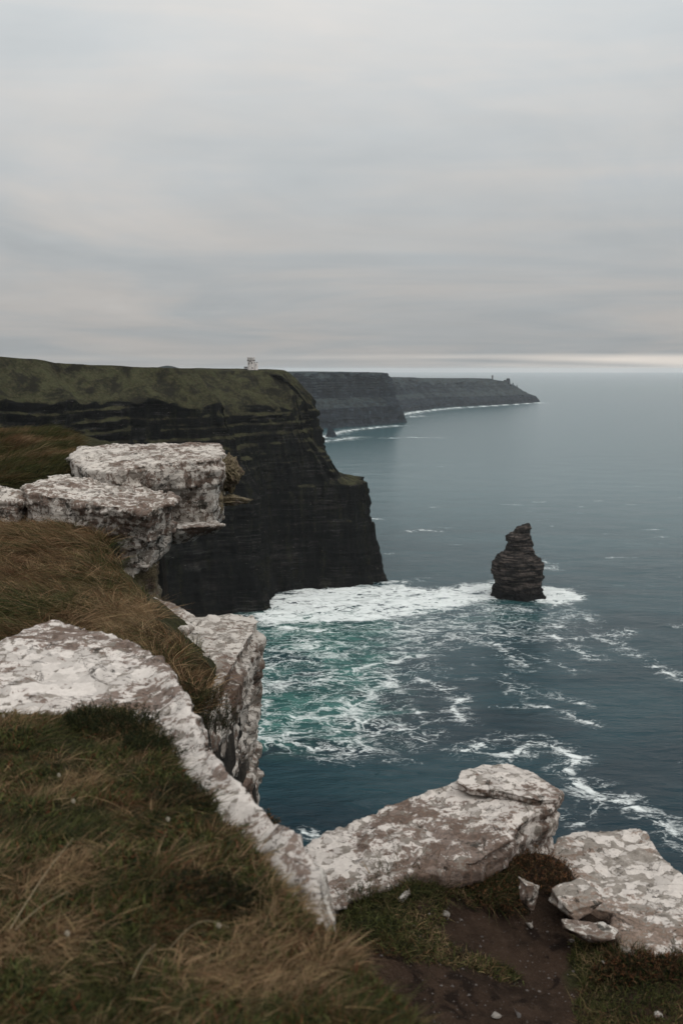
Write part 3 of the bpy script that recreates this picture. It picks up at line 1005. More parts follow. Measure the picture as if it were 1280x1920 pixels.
def zlow(x, y):
    n = len(CPT)
    z = TW[n] + TW[n + 1] * x + TW[n + 2] * y
    for k in range(n):
        d2 = (x - CPT[k, 0]) ** 2 + (y - CPT[k, 1]) ** 2 + 1e-9
        z = z + TW[k] * d2 * 0.5 * np.log(d2)
    return z


def zmound(x, y):
    z = -1.66 - 0.022 * np.clip(y, -3, 7) + 0.03 * np.clip(-x, 0, 4) * 0
    z = z + 0.10 * fbm(P3(x / 1.1, y / 1.1, 3.0), 3) + 0.03 * fbm(P3(x / 0.3, y / 0.3, 6.0), 2)
    # the turf thins out where the big rock shows through
    return z - 0.20 * sstep(0.06, -0.10, sdf_poly(x, y, ROCK_XY))


def zg_full(x, y):
    x, y = np.asarray(x, float), np.asarray(y, float)
    lo = zlow(x, y) + 0.028 * fbm(P3(x / 0.7, y / 0.7, 8.0), 3) + 0.024 * fbm(P3(x / 0.16, y / 0.16, 4.0), 3) + 0.10 * fbm(P3(x / 0.6, y / 0.6, 14.0), 3) * sstep(6.9, 8.0, y)
    sdm = sdf_poly(x, y, MOUND) + 0.06 * fbm(P3(x / 0.4, y / 0.4, 1.0), 2)
    t = sstep(0.10, -0.14, sdm)
    z = lo * (1 - t) + zmound(x, y) * t
    return H + z


_gx, _gy = np.arange(-13, 5.3, 0.05), np.arange(-3, 24.2, 0.05)
_gz = zg_full(*np.meshgrid(_gx, _gy))


def zg(x, y):
    """ground height, read off the fine grid"""
    x, y = np.asarray(x, float), np.asarray(y, float)
    fx = np.clip((x - _gx[0]) / 0.05, 0, len(_gx) - 1.001)
    fy = np.clip((y - _gy[0]) / 0.05, 0, len(_gy) - 1.001)
    i, j = fx.astype(int), fy.astype(int)
    a, b = fx - i, fy - j
    return (_gz[j, i] * (1 - a) + _gz[j, i + 1] * a) * (1 - b) + (_gz[j + 1, i] * (1 - a) + _gz[j + 1, i + 1] * a) * b


def build_ground():
    xs = np.r_[np.arange(-12, -7.5, 0.25), np.arange(-7.5, -5, 0.12), np.arange(-5, 3.0, 0.05), np.arange(3.0, 5.21, 0.15)]
    ys = np.r_[np.arange(-2.8, 1.4, 0.15), np.arange(1.4, 8, 0.05), np.arange(8, 19, 0.07), np.arange(19, 24, 0.2)]
    X, Y = np.meshgrid(xs, ys)
    z = zg(X, Y)
    sdl = sdf_poly(X, Y, LAND) + 0.08 * fbm(P3(X / 0.5, Y / 0.5, 12.0), 3)
    z = z - 0.5 * sstep(-0.15, 0.1, sdl) - 12 * np.clip(sdl - 0.02, 0, 10) ** 0.9
    z = np.where(sdl > 0.55, np.maximum(z - 60 * (sdl - 0.55), 2.0), z)
    keep = sdl < 2.2
    q = grid_quads(len(ys), len(xs))
    ok = keep.ravel()[q].all(1)
    V = np.stack([X, Y, z], -1).reshape(-1, 3)
    q = q[ok]
    used = np.unique(q)
    remap = np.full(len(V), -1)
    remap[used] = np.arange(len(used))
    me = mesh_np('ground', V[used], remap[q])
    u, v = project(V)
    ju = 26 * fbm(P3(V[:, 0] / 0.22, V[:, 1] / 0.22, 71.0), 3)
    dirt = in_poly(u + ju, v + ju, [(640, 1745), (700, 1790), (800, 1800), (830, 1780), (760, 1700), (840, 1660), (940, 1690), (985, 1600), (1060, 1590), (1170, 1690), (1160, 1760), (1070, 1770), (1060, 1850), (1100, 1940), (760, 1940)])
    turf = np.where(dirt & (V[:, 0] > -0.2) & (sdf_poly(V[:, 0], V[:, 1], MOUND) > 0), 0.0, 1.0)
    turf[(sdf_poly(V[:, 0], V[:, 1], MOUND) > -0.05) & (V[:, 0] > -0.1) & (V[:, 1] < 5.0)] = 0.0
    set_attr(me, 'turf', turf[used])
    o = link('ground', me, M_GROUND)
    tag(o, 'clifftop turf with a bare brown earth path between the rocks', 'ground', kind='structure')


build_ground()

# ------------------------------------------------------------------ foreground rocks
# near rock under the turf bank
rim = [(-160, 1275), (-60, 1232), (0, 1203), (40, 1174), (100, 1157), (160, 1165), (220, 1187), (262, 1203), (303, 1228), (333, 1268), (362, 1322), (388, 1372), (414, 1422), (442, 1457),
       (482, 1492), (522, 1532), (560, 1577), (588, 1625), (608, 1680), (616, 1730)]
rimz = [-1.74] * 12 + [-1.76, -1.77, -1.78, -1.79, -1.80, -1.82, -1.86, -1.95]
inner = [(560, 1790, -1.95), (470, 1690, -1.9), (390, 1600, -1.9), (330, 1520, -1.9), (270, 1440, -1.86), (150, 1400, -1.80), (0, 1400, -1.80), (-160, 1400, -1.80)]
top = [PZ(u, v, z) for (u, v), z in zip(rim, rimz)] + [PZ(*q) for q in inner]
ctr = np.mean(top, 0)
t_, b_ = block(top, 1.45, 0.97)
near_me = rock_mesh('rock_slab', [(t_, b_)], 0.022, lump=0.05, rough=0.016, strat=0.04, smooth=4, seed=1.0, flat=0.2, blocky=0.05)
o = link('rock_slab', near_me, M_LICHEN)
tag(o, 'big rounded white lichen rock rimming the grassy bank nearest the viewer', 'rock')

# tail of that rock running down to the path
tp = [PY(u, v, y) for u, v, y in [(560, 1600, 3.75), (592, 1618, 3.8), (616, 1672, 3.75), (630, 1722, 3.7), (612, 1742, 3.45), (585, 1690, 3.5)]]
tail = rock_mesh('rock_spur', [block(tp, 0.55, 0.8, (0.01, 0.0))], 0.016, lump=0.03, rough=0.012, strat=0.02, smooth=4, seed=2.0)
o = link('rock_spur', tail, M_LICHEN_CLEAN)
tag(o, 'narrow pale rock spur pointing down to the earth path', 'rock')

# flat ledge jutting over the sea
lp = [(245, 1103), (300, 1128), (370, 1157), (430, 1150), (474, 1151), (486, 1162), (462, 1205), (440, 1245), (413, 1285), (385, 1330), (365, 1360), (300, 1290), (255, 1215), (215, 1140)]
lt = [PZ(u, v, -2.80) for u, v in lp]
lb = block(lt, 2.3, 0.96, (-0.02, 0.0))
cp2 = [PZ(u, v, -2.73) for u, v in [(262, 1112), (330, 1132), (372, 1158), (345, 1182), (300, 1170), (255, 1130)]]
led = empty('rock_ledge', PZ(370, 1250, -5.0), 'flat lichened ledge jutting out sheer above the green foaming water', 'rock')
me = rock_mesh('ledge_block', [lb], 0.03, lump=0.07, rough=0.03, strat=0.075, layer=0.16, smooth=2, seed=5.0, blocky=0.07, flat=0.5, fine=0.008)


def part(name, me, mat, root, label=None):
    p = link(name, me, mat, root)
    p.matrix_parent_inverse.identity()
    co = np.empty(len(me.vertices) * 3, np.float32)
    me.vertices.foreach_get('co', co)
    co = co.reshape(-1, 3) - np.array(root.location, np.float32)
    me.vertices.foreach_set('co', co.ravel())
    me.update()
    if label:
        p['label'] = label
    return p


part('ledge_block', me, M_LICHEN_LEDGE, led)
me = rock_mesh('step', [block(cp2, 0.28, 1.0)], 0.025, lump=0.06, rough=0.03, strat=0.05, smooth=2, seed=6.0)
part('step', me, M_LICHEN_LEDGE, led)
bk = [PZ(u, v, -2.76) for u, v in [(395, 1170), (455, 1152), (478, 1155), (474, 1168), (430, 1190), (395, 1185)]]

# white outcrop further along the edge
out = empty('rock_outcrop', PY(250, 1085, 13.2), 'large white stepped rock outcrop overhanging the drop, mossy knob on its end', 'rock')
us = [(128, 850, 14.9), (150, 838, 15.6), (210, 834, 15.9), (330, 831, 16.1), (414, 832, 15.9), (420, 848, 14.6), (414, 862, 13.5), (340, 866, 13.25), (270, 872, 13.15), (225, 885, 13.0), (160, 880, 13.6)]
me = rock_mesh('upper_slab', [block([PY(*q) for q in us], 0.36, 0.985)], 0.026, lump=0.05, rough=0.03, strat=0.045, layer=0.12, smooth=1, seed=7.0, blocky=0.10, flat=0.6)
part('upper_slab', me, M_LICHEN_OUT, out)
mb = [(240, 905, 13.4), (300, 902, 13.38), (350, 900, 13.36), (400, 902, 13.45), (417, 900, 13.8), (420, 890, 15.3), (240, 890, 15.3)]
me = rock_mesh('middle_block', [block([PY(*q) for q in mb], 0.66, 0.93, (-0.02, 0.08))], 0.026, lump=0.06, rough=0.018, strat=0.02, layer=0.5, smooth=1, seed=8.0, blocky=0.05)
part('middle_block', me, M_LICHEN_CLEAN, out, 'smooth pale face of the outcrop')
sh = [(312, 978, 13.6), (330, 990, 12.95), (392, 986, 12.85), (422, 984, 13.1), (408, 974, 13.7)]
me = rock_mesh('shelf', [block([PY(*q) for q in sh], 0.15, 0.8, (-0.1, 0.15)), block([PY(*q) for q in [(312, 990, 13.8), (328, 1000, 13.0), (370, 998, 13.0), (390, 990, 13.5)]], 0.18, 0.7, (-0.1, 0.1))],
               0.02, lump=0.03, rough=0.02, strat=0.03, smooth=2, seed=9.0)
part('shelf', me, M_LICHEN_CLEAN, out)
nb_ = [(38, 906, 12.9), (95, 889, 13.4), (180, 892, 13.6), (262, 904, 13.4), (326, 929, 12.75), (318, 945, 12.4), (272, 962, 12.05), (215, 948, 12.1), (120, 932, 12.3), (50, 925, 12.5)]
tb = [PY(*q) for q in nb_]
bb = np.array(tb)
bb[:, 2] -= 0.42
bb[5:8, 1] += 0.25
bb[4, 0] -= 0.04
me = rock_mesh('nose_block', [(np.array(tb), bb)], 0.024, lump=0.07, rough=0.03, strat=0.045, layer=0.17, smooth=2, seed=10.0, blocky=0.10)
part('nose_block', me, mat_lichen('lichen_nose', 1.02, 0.8, 0.0, seed=17.0, white=(0.52, 0.475, 0.43), cover=0.72), out)
fb = [(150, 965, 12.75), (200, 975, 12.45), (268, 985, 12.35), (318, 965, 12.75), (324, 945, 13.4), (300, 930, 14.5), (150, 930, 14.2)]
ft = np.array([PY(*q) for q in fb])
fbm_ = np.array([PY(*q) for q in [(200, 1060, 12.6), (225, 1075, 12.5), (250, 1088, 12.45), (288, 1052, 12.75), (316, 1030, 13.2), (300, 1010, 14.5), (190, 1010, 14.2)]])
me = rock_mesh('foot_block', [(ft, fbm_)], 0.026, lump=0.06, rough=0.028, strat=0.04, layer=0.2, smooth=1, seed=11.0, blocky=0.11)
part('foot_block', me, M_LICHEN_OUT, out)
ub = np.array([PY(*q) for q in [(235, 1075, 12.9), (292, 1055, 13.1), (300, 1045, 14.3), (230, 1045, 14.3)]])
me = rock_mesh('undercut', [block(ub, 0.75, 0.9)], 0.03, lump=0.05, rough=0.03, strat=0.05, smooth=2, seed=12.0)
part('undercut', me, M_LICHEN_MOSSY, out)


def lump_mesh(name, c, size, seed, voxel=0.018, pieces=9, lump=0.05):
    r_ = np.random.default_rng(seed)
    bl = []
    for k in range(pieces):
        cc = np.array(c) + r_.uniform(-0.5, 0.5, 3) * np.array(size) * 0.62
        w = np.array(size) * r_.uniform(0.34, 0.58, 3)
        a = np.linspace(0, 2 * np.pi, 8)[:-1] + r_.uniform(0, 1)
        top_ = np.stack([cc[0] + w[0] * 0.5 * np.cos(a), cc[1] + w[1] * 0.5 * np.sin(a), np.full(7, cc[2] + w[2] * 0.5)], -1)
        bl.append(block(top_, w[2], r_.uniform(0.7, 1.0)))
    return rock_mesh(name, bl, voxel, lump=lump, rough=0.03, strat=0.02, smooth=5, seed=seed, fine=0.01)




def shaggy_mesh(name, c, size, seed, taper=0.0):
    """rounded lump thickly furred with moss and lichen"""
    bm = bmesh.new()
    bmesh.ops.create_icosphere(bm, subdivisions=6, radius=1.0)
    me = bpy.data.meshes.new(name)
    bm.to_mesh(me)
    bm.free()
    n = len(me.vertices)
    co = np.empty(n * 3, np.float32)
    me.vertices.foreach_get('co', co)
    q = co.reshape(-1, 3).astype(float)
    d = 1 + 0.55 * fbm(q * 0.9 + seed, 3) + 0.30 * fbm(q * 2.6 + seed, 3) + 0.17 * fbm(q * 8 + seed, 3) + 0.07 * fbm(q * 22 + seed, 2)
    q = q * d[:, None]
    k_ = 1 - taper * np.clip(q[:, :1] * 0.5 + 0.5, 0, 1)
    q = q * np.concatenate([np.ones_like(k_), k_, k_], 1) * np.array(size) * 0.5 + np.array(c)
    me.vertices.foreach_set('co', q.astype(np.float32).ravel())
    me.polygons.foreach_set('use_smooth', np.ones(len(me.polygons), bool))
    me.update()
    return me


part('knob', shaggy_mesh('knob', PY(428, 886, 14.2), (0.36, 0.42, 0.50), 3.0), M_LICHEN_MOSSY, out, 'mossy brown knob on the outer end')
part('spur', shaggy_mesh('spur', PY(432, 938, 14.2), (0.55, 0.34, 0.20), 8.0, 0.55), M_LICHEN_MOSSY, out, 'brown crusted spur below the knob')
me = rock_mesh('end_pillar', [block([PY(*q) for q in [(392, 872, 13.75), (418, 878, 13.75), (424, 878, 14.6), (392, 872, 14.6)]], 0.72, 0.85, (-0.05, 0))], 0.018, lump=0.07, rough=0.05, strat=0.06, smooth=1, seed=13.0)
part('end_pillar', me, M_LICHEN_MOSSY, out)
ob = [(-60, 905, 12.9), (0, 905, 12.8), (35, 915, 12.7), (40, 940, 12.4), (0, 945, 12.4), (-60, 945, 12.4)]
me = rock_mesh('side_block', [block([PY(*q) for q in ob], 0.35, 0.9)], 0.026, lump=0.06, rough=0.03, strat=0.03, smooth=2, seed=15.0, blocky=0.07)
part('side_block', me, M_LICHEN_OUT, out)

# lichen slab beside the path
slab = empty('rock_slab', PZ(800, 1600, -3.3), 'thick tilted lichen slab with a loose cap stone, beside the path', 'rock')
sp = [(580, 1585, -2.98), (640, 1546, -2.93), (720, 1511, -2.88), (800, 1481, -2.84), (857, 1463, -2.82), (930, 1447, -2.82), (1000, 1460, -2.81), (1052, 1486, -2.80), (1050, 1500, -2.81), (978, 1538, -2.85),
      (948, 1582, -2.88), (894, 1616, -2.91), (802, 1632, -2.95), (730, 1650, -2.97), (672, 1672, -2.99), (616, 1698, -3.02), (585, 1690, -3.03)]
t_, b_ = block([PZ(*q) for q in sp], 0.55, 0.95, (-0.03, 0.03))
me = rock_mesh('base_slab', [(t_, b_)], 0.018, lump=0.03, rough=0.014, strat=0.06, layer=0.055, smooth=1, seed=16.0, flat=0.5, blocky=0.035)
part('base_slab', me, M_LICHEN_SLAB, slab)
cp3 = [(853, 1466), (862, 1447), (900, 1434), (958, 1431), (1000, 1446), (1030, 1466), (1053, 1484), (1046, 1498), (1010, 1500), (960, 1488), (915, 1480), (880, 1478)]
me = rock_mesh('cap_stone', [block([PZ(u, v, -2.775) for u, v in cp3], 0.055, 0.97)], 0.013, lump=0.022, rough=0.012, strat=0.025, layer=0.03, smooth=1, seed=17.0, flat=0.4)
part('cap_stone', me, M_LICHEN_SLAB, slab)

# lower flat slab
fl = [(1030, 1590), (1052, 1568), (1100, 1555), (1195, 1546), (1213, 1560), (1242, 1605), (1290, 1650), (1420, 1740), (1470, 1860), (1320, 1830), (1240, 1800), (1180, 1786), (1150, 1760), (1146, 1712), (1090, 1700), (1040, 1640)]
me = rock_mesh('rock_slab', [block([PZ(u, v, -3.22) for u, v in fl], 0.55, 0.97, (0.0, -0.02))], 0.02, lump=0.04, rough=0.014, strat=0.045, layer=0.06, smooth=1, seed=18.0, flat=0.3, blocky=0.03)
o = link('rock_slab', me, M_LICHEN_FLAT)
tag(o, 'broad flat brownish slab dropping to the sea beyond the path', 'rock')

# loose pieces between the slabs


def hull_rock(name, pts, voxel, seed, **kw):
    """angular stone: convex hull of corner points, weathered"""
    bm = bmesh.new()
    for p in pts:
        bm.verts.new(p)
    bmesh.ops.convex_hull(bm, input=bm.verts)
    bmesh.ops.delete(bm, geom=[v for v in bm.verts if not v.link_faces], context='VERTS')
    bmesh.ops.recalc_face_normals(bm, faces=bm.faces)
    me = bpy.data.meshes.new(name)
    bm.to_mesh(me)
    bm.free()
    return rock_mesh(name, [], voxel, seed=seed, shell=me, **kw)


def corners(u, v, y, size, seed, n=14, tilt=(0, 0, 0)):
    r_ = np.random.default_rng(seed)
    q = r_.uniform(-1, 1, (n, 3))
    q = np.sign(q) * np.abs(q) ** 0.45 * np.array(size) * 0.5
    m = np.array(Euler(tilt).to_matrix())
    return q @ m.T + PY(u, v, y)


for nm, (u, v, y, size, tilt, sd2), mt, lab in [
        ('broken_rock', (1078, 1684, 5.52, (0.34, 0.26, 0.08), (0.12, -0.22, 0.5), 5), M_LICHEN_FLAT, 'grey brown broken flat rock leaning on the lower slab'),
        ('pointed_rock', (984, 1676, 5.40, (0.11, 0.11, 0.20), (0.15, 0.25, 0.3), 6), M_LICHEN_CLEAN, 'small pointed pale rock under the lichen slab edge'),
        ('low_rock', (1108, 1748, 5.26, (0.34, 0.15, 0.08), (0.0, 0.05, -0.15), 7), M_LICHEN_CLEAN, 'long low cream rock lying at the edge of the earth path')]:
    o = link(nm, hull_rock(nm, corners(u, v, y, size, sd2, 16, tilt), 0.009, sd2, lump=0.012, rough=0.012, strat=0.012, layer=0.03, smooth=1), mt)
    tag(o, lab, 'rock')
stones = [(757, 1680, 0.095, 0.07, 'white stone in the short turf near the lichen slab', M_LICHEN_CLEAN), (837, 1714, 0.06, 0.035, 'flat grey stone chip standing where turf meets earth', M_STONE),
          (993, 1735, 0.05, 0.03, 'small tan stone on the path below the pointed rock', M_STONE), (930, 1905, 0.065, 0.03, 'square grey stone on the earth path at the bottom edge', M_STONE),
          (1132, 1806, 0.05, 0.03, 'grey stone in the heathery turf below the lower slab', M_STONE), (1232, 1902, 0.055, 0.035, 'white stone in the corner turf', M_LICHEN_CLEAN),
          (972, 1903, 0.04, 0.025, 'dark blue grey pebble beside the square stone', M_TOWER_DARK), (1070, 1764, 0.05, 0.03, 'pale stone touching the low cream rock', M_LICHEN_CLEAN),
          (765, 1636, 0.05, 0.04, 'tiny white stone under the slab lip', M_LICHEN_CLEAN)]
for i, (u, v, s, h_, lab, mt) in enumerate(stones):
    p = PZ(u, v, -3.1)
    for _ in range(6):
        p = PZ(u, v, float(zg(p[0], p[1])) - H + h_ * 0.3)
    o = link('stone', stone_mesh('stone', (s, s * 0.8, h_), 60 + i), mt)
    o.location = p
    o.rotation_euler = (0.1, -0.1, i * 1.3)
    tag(o, lab, 'stone', 'loose stones around the path')


# ------------------------------------------------------------------ vegetation
def blades(base, dirv, length, width, bend, color, segs=3, seed=0, tipcol=None):
    """base (n,3); dirv (n,3) unit start direction; bend (n,3) added over the length; colour (n,3)"""
    n = len(base)
    r_ = np.random.default_rng(seed)
    side = np.cross(dirv, r_.normal(size=(n, 3)))
    side /= np.linalg.norm(side, axis=1)[:, None] + 1e-9
    V, C = [], []
    for k in range(segs + 1):
        t = k / segs
        p = base + length[:, None] * (dirv * t + bend * t * t)
        w = width * (1 - t ** 1.6) * 0.5
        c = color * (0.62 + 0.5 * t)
        if tipcol is not None:
            c = c * (1 - t) + tipcol * t
        if k < segs:
            V += [p - side * w[:, None], p + side * w[:, None]]
            C += [c, c]
        else:
            V.append(p)
            C.append(c)
    m = 2 * segs + 1
    V = np.stack(V, 1).reshape(-1, 3)
    C = np.stack(C, 1).reshape(-1, 3)
    b = np.arange(n)[:, None] * m
    q = []
    for k in range(segs - 1):
        q.append(b + np.array([[2 * k, 2 * k + 1, 2 * k + 3, 2 * k + 2]]))
    q = np.concatenate(q) if q else None
    t = b + np.array([[2 * segs - 2, 2 * segs - 1, 2 * segs]])
    return V, C, q, t


class Grass:
    def __init__(self):
        self.V, self.C, self.Q, self.T, self.n = [], [], [], [], 0

    def add(self, *a, **k):
        V, C, q, t = blades(*a, **k)
        self.V.append(V)
        self.C.append(C)
        if q is not None:
            self.Q.append(q + self.n)
        self.T.append(t + self.n)
        self.n += len(V)

    def build(self, name, mat, parent=None):
        me = mesh_np(name, np.concatenate(self.V), np.concatenate(self.Q) if self.Q else None, np.concatenate(self.T), smooth=False)
        set_col(me, 'tint', np.clip(np.concatenate(self.C), 0, 1))
        return link(name, me, mat, parent)


GREEN = np.array([0.062, 0.066, 0.021])
DKGREEN = np.array([0.022, 0.030, 0.011])
TAN = np.array([0.37, 0.250, 0.138])
BROWN = np.array([0.150, 0.085, 0.044])
RUST = np.array([0.155, 0.064, 0.030])


def unit(v):
    return v / (np.linalg.norm(v, axis=-1, keepdims=True) + 1e-9)


def pick(cols, wts, n, r_, jitter=0.25):
    c = np.array(cols)[r_.choice(len(cols), n, p=np.array(wts) / sum(wts))]
    return c * r_.uniform(1 - jitter, 1 + jitter, (n, 1)) * r_.uniform(0.94, 1.06, (n, 3))


def mixcol(x, y, z0, r_):
    """patchy turf: returns weights of dry / green / brown at a place"""
    a = fbm(P3(x / 0.42, y / 0.42, z0), 3)
    b = fbm(P3(x / 0.3, y / 0.3, z0 + 9), 3)
    n = len(x)
    dry = sstep(0.0, 0.56, a + r_.normal(0, 0.16, n))
    brn = sstep(-0.08, 0.45, b + r_.normal(0, 0.16, n))
    c = pick([GREEN, DKGREEN, GREEN * 1.35], [0.5, 0.3, 0.2], n, r_)
    c = c * (1 - brn[:, None]) + pick([BROWN, BROWN * 0.6, RUST * 0.8], [0.5, 0.35, 0.15], n, r_) * brn[:, None]
    c = c * (1 - dry[:, None]) + pick([TAN, TAN * 0.75, TAN * 0.55], [0.35, 0.4, 0.25], n, r_) * dry[:, None]
    return c, dry, brn


def near_grass():
    r_ = np.random.default_rng(21)
    g = Grass()
    # ---- short mixed turf
    N = 210000
    y = 1.75 + (7.0 - 1.75) * r_.random(N) ** 1.25
    x = r_.uniform(-0.42, 0.17, N) * y * 1.0
    sdm = sdf_poly(x, y, MOUND)
    z = zg(x, y)
    P = P3(x, y, z)
    u, v = project(P)
    ok = (sdm < 0.04) & ~in_poly(u, v, ROCK_PIX) & (u > -120) & (v < 2080)
    ok &= ~((v < 1330) & (u < 330))
    P, x, y = P[ok], x[ok], y[ok]
    n = len(P)
    c, dry, brn = mixcol(x, y, 2.0, r_)
    clump = fbm(P3(x / 0.10, y / 0.10, 5.0), 2)
    L = (0.022 + 0.038 * r_.random(n) + 0.05 * dry * r_.random(n)) * (1.0 + 0.9 * clump)
    flow = fbm(P3(x / 0.5, y / 0.5, 11.0), 2) * 3.0
    flow = flow + r_.normal(0, 0.9, n)
    lean = np.stack([np.cos(flow - 0.6), np.sin(flow - 0.6) * 0.8, np.zeros(n)], -1)
    d = unit(np.array([0, 0, 1.0]) + 0.65 * r_.normal(size=(n, 3)) + 0.35 * lean)
    d[:, 2] = np.abs(d[:, 2])
    bend = 0.75 * lean * (0.4 + r_.random((n, 1))) + np.array([0, 0, -0.45]) * r_.random((n, 1)) + 0.2 * r_.normal(size=(n, 3))
    w = 0.0028 + 0.0036 * r_.random(n)
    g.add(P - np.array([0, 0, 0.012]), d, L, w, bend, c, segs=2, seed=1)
    # ---- mossy herbs between: small broad leaves
    pick_ = r_.choice(n, min(n, 60000), replace=False)
    hb = fbm(P3(x[pick_] / 0.22, y[pick_] / 0.22, 61.0), 3)
    pick_ = pick_[hb > 0.05]
    m = len(pick_)
    hd = unit(np.array([0, 0, 0.5]) + r_.normal(size=(m, 3)))
    hd[:, 2] = np.abs(hd[:, 2])
    g.add(P[pick_] + np.array([0, 0, 0.008]), hd, r_.uniform(0.014, 0.034, m), r_.uniform(0.006, 0.012, m), 0.3 * r_.normal(size=(m, 3)),
          pick([GREEN * 1.5, GREEN, RUST * 0.9, DKGREEN], [0.35, 0.3, 0.12, 0.23], m, r_), segs=2, seed=9)
    # ---- long dry tussocks combed by the wind
    T = 420
    ty = 2.0 + 4.2 * r_.random(T * 3) ** 1.2
    tx = r_.uniform(-0.40, 0.16, T * 3) * ty
    tP = P3(tx, ty, zg(tx, ty))
    u, v = project(tP)
    ok = (sdf_poly(tx, ty, MOUND) < -0.02) & ~in_poly(u, v, ROCK_PIX) & (u > -80) & ~((v < 1345) & (u < 330))
    tP = tP[ok][:T]
    for k, p in enumerate(tP):
        m = int(r_.integers(40, 120))
        a = r_.random(m) * 2 * np.pi
        rr_ = 0.07 * np.sqrt(r_.random(m))
        b = p + np.stack([rr_ * np.cos(a), rr_ * np.sin(a), np.zeros(m)], -1)
        b[:, 2] = zg(b[:, 0], b[:, 1]) - 0.01
        dry_ = float(fbm(P3(p[0] / 0.42, p[1] / 0.42, 2.0)[None], 3)[0]) > 0.12
        kind = r_.random()
        if dry_ or kind < 0.16:
            c = pick([TAN, TAN * 0.7, TAN * 0.45, BROWN], [0.35, 0.3, 0.2, 0.15], m, r_)
        elif kind < 0.75:
            c = pick([GREEN, GREEN * 1.3, DKGREEN, TAN * 0.5], [0.4, 0.2, 0.3, 0.1], m, r_)
        else:
            c = pick([BROWN, RUST, DKGREEN, BROWN * 0.6], [0.35, 0.2, 0.25, 0.2], m, r_)
        ang = r_.uniform(-2.4, 1.2)
        lean = np.array([math.cos(ang), math.sin(ang) * 0.7, 0.0])
        rad = np.stack([np.cos(a), np.sin(a), np.zeros(m)], -1)
        d = unit(np.array([0, 0, 1.0]) + 0.45 * rad + 0.25 * lean + 0.2 * r_.normal(size=(m, 3)))
        bend = (0.55 * lean + 0.25 * rad) * (0.5 + r_.random((m, 1))) + np.array([0, 0, -0.45]) * (0.3 + r_.random((m, 1))) + 0.15 * r_.normal(size=(m, 3))
        L = r_.uniform(0.04, 0.105, m) * r_.uniform(0.7, 1.25)
        g.add(b, d, L, r_.uniform(0.0018, 0.0038, m), bend, c, segs=4, seed=100 + k)
    o = g.build('grass', M_BLADE)
    tag(o, 'tangled dry tan and green grass on the nearest bank', 'grass', kind='stuff')


def mid_grass():
    r_ = np.random.default_rng(33)
    g = Grass()
    N = 150000
    y = r_.uniform(7.0, 15.0, N)
    x = r_.uniform(-0.43, -0.08, N) * y
    P = P3(x, y, zg(x, y))
    u, v = project(P)
    sdm = sdf_poly(x, y, MOUND)
    inl = sdf_poly(x, y, LAND) < 0.03
    reg = in_poly(u, v, [(-120, 955), (60, 950), (150, 950), (195, 985), (225, 1060), (262, 1105), (300, 1165), (350, 1200), (425, 1285), (420, 1350), (330, 1390), (250, 1250), (-120, 1300)])
    ok = reg & inl & (sdm > -0.1)
    P, x, y, u, v = P[ok], x[ok], y[ok], u[ok], v[ok]
    n = len(P)
    c, dry, brn = mixcol(x * 0.32, y * 0.32, 14.0, r_)
    up_ = sstep(1130, 985, v + 40 * fbm(P3(x, y, 1.), 2))     # the higher part of the slope is drier
    mixd = (r_.random(n) < 0.15 + 0.50 * up_)[:, None]
    c = np.where(mixd, pick([TAN * 0.8, TAN * 0.55, BROWN * 1.5, BROWN], [0.25, 0.35, 0.25, 0.15], n, r_), c * 0.9)
    flow = 1.3 * fbm(P3(x / 0.8, y / 0.8, 5.0), 3) + r_.normal(0, 0.25, n)
    lean = np.stack([-0.9 * np.cos(flow) + 0.2, -0.5 + np.sin(flow), np.zeros(n)], -1)
    clump = fbm(P3(x / 0.35, y / 0.35, 3.0), 2)
    d = unit(np.array([0, 0, 0.9]) + 0.5 * lean + 0.28 * r_.normal(size=(n, 3)))
    d[:, 2] = np.abs(d[:, 2])
    bend = 0.9 * lean * (0.5 + 0.6 * r_.random((n, 1))) + np.array([0, 0, -0.65]) * (0.4 + 0.7 * r_.random((n, 1))) + 0.10 * r_.normal(size=(n, 3))
    L = r_.uniform(0.10, 0.34, n) * (1 + 1.1 * clump)
    low = sstep(250, 380, u)
    L *= 1 - 0.45 * low
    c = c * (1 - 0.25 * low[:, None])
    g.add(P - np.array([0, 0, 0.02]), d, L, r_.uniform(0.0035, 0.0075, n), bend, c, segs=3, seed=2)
    i_ = r_.choice(n, 230, replace=False)
    for j, k in enumerate(i_):
        m = int(r_.integers(30, 90))
        a = r_.random(m) * 2 * np.pi
        rr_ = 0.13 * np.sqrt(r_.random(m))
        b = P[k] + np.stack([rr_ * np.cos(a), rr_ * np.sin(a), np.zeros(m)], -1)
        b[:, 2] = zg(b[:, 0], b[:, 1]) - 0.02
        t = r_.random()
        cc = pick([TAN, TAN * 0.7, BROWN], [0.4, 0.35, 0.25], m, r_) if t < 0.4 else pick([GREEN, DKGREEN, GREEN * 1.3], [0.4, 0.4, 0.2], m, r_) if t < 0.75 else pick([RUST, BROWN, BROWN * 0.6], [0.3, 0.4, 0.3], m, r_)
        an = r_.uniform(0, 2 * np.pi)
        ln_ = np.array([math.cos(an), math.sin(an), 0.0])
        rad = np.stack([np.cos(a), np.sin(a), np.zeros(m)], -1)
        dd = unit(np.array([0, 0, 1.0]) + 0.5 * rad + 0.3 * ln_ + 0.2 * r_.normal(size=(m, 3)))
        bd = (0.5 * ln_ + 0.3 * rad) * (0.5 + r_.random((m, 1))) + np.array([0, 0, -0.45]) * (0.3 + r_.random((m, 1)))
        g.add(b, dd, r_.uniform(0.12, 0.30, m), r_.uniform(0.004, 0.008, m), bd, cc, segs=3, seed=500 + j)
    o = g.build('grass', M_BLADE)
    tag(o, 'long windswept russet grass on the slope below the white outcrop', 'grass', kind='stuff')


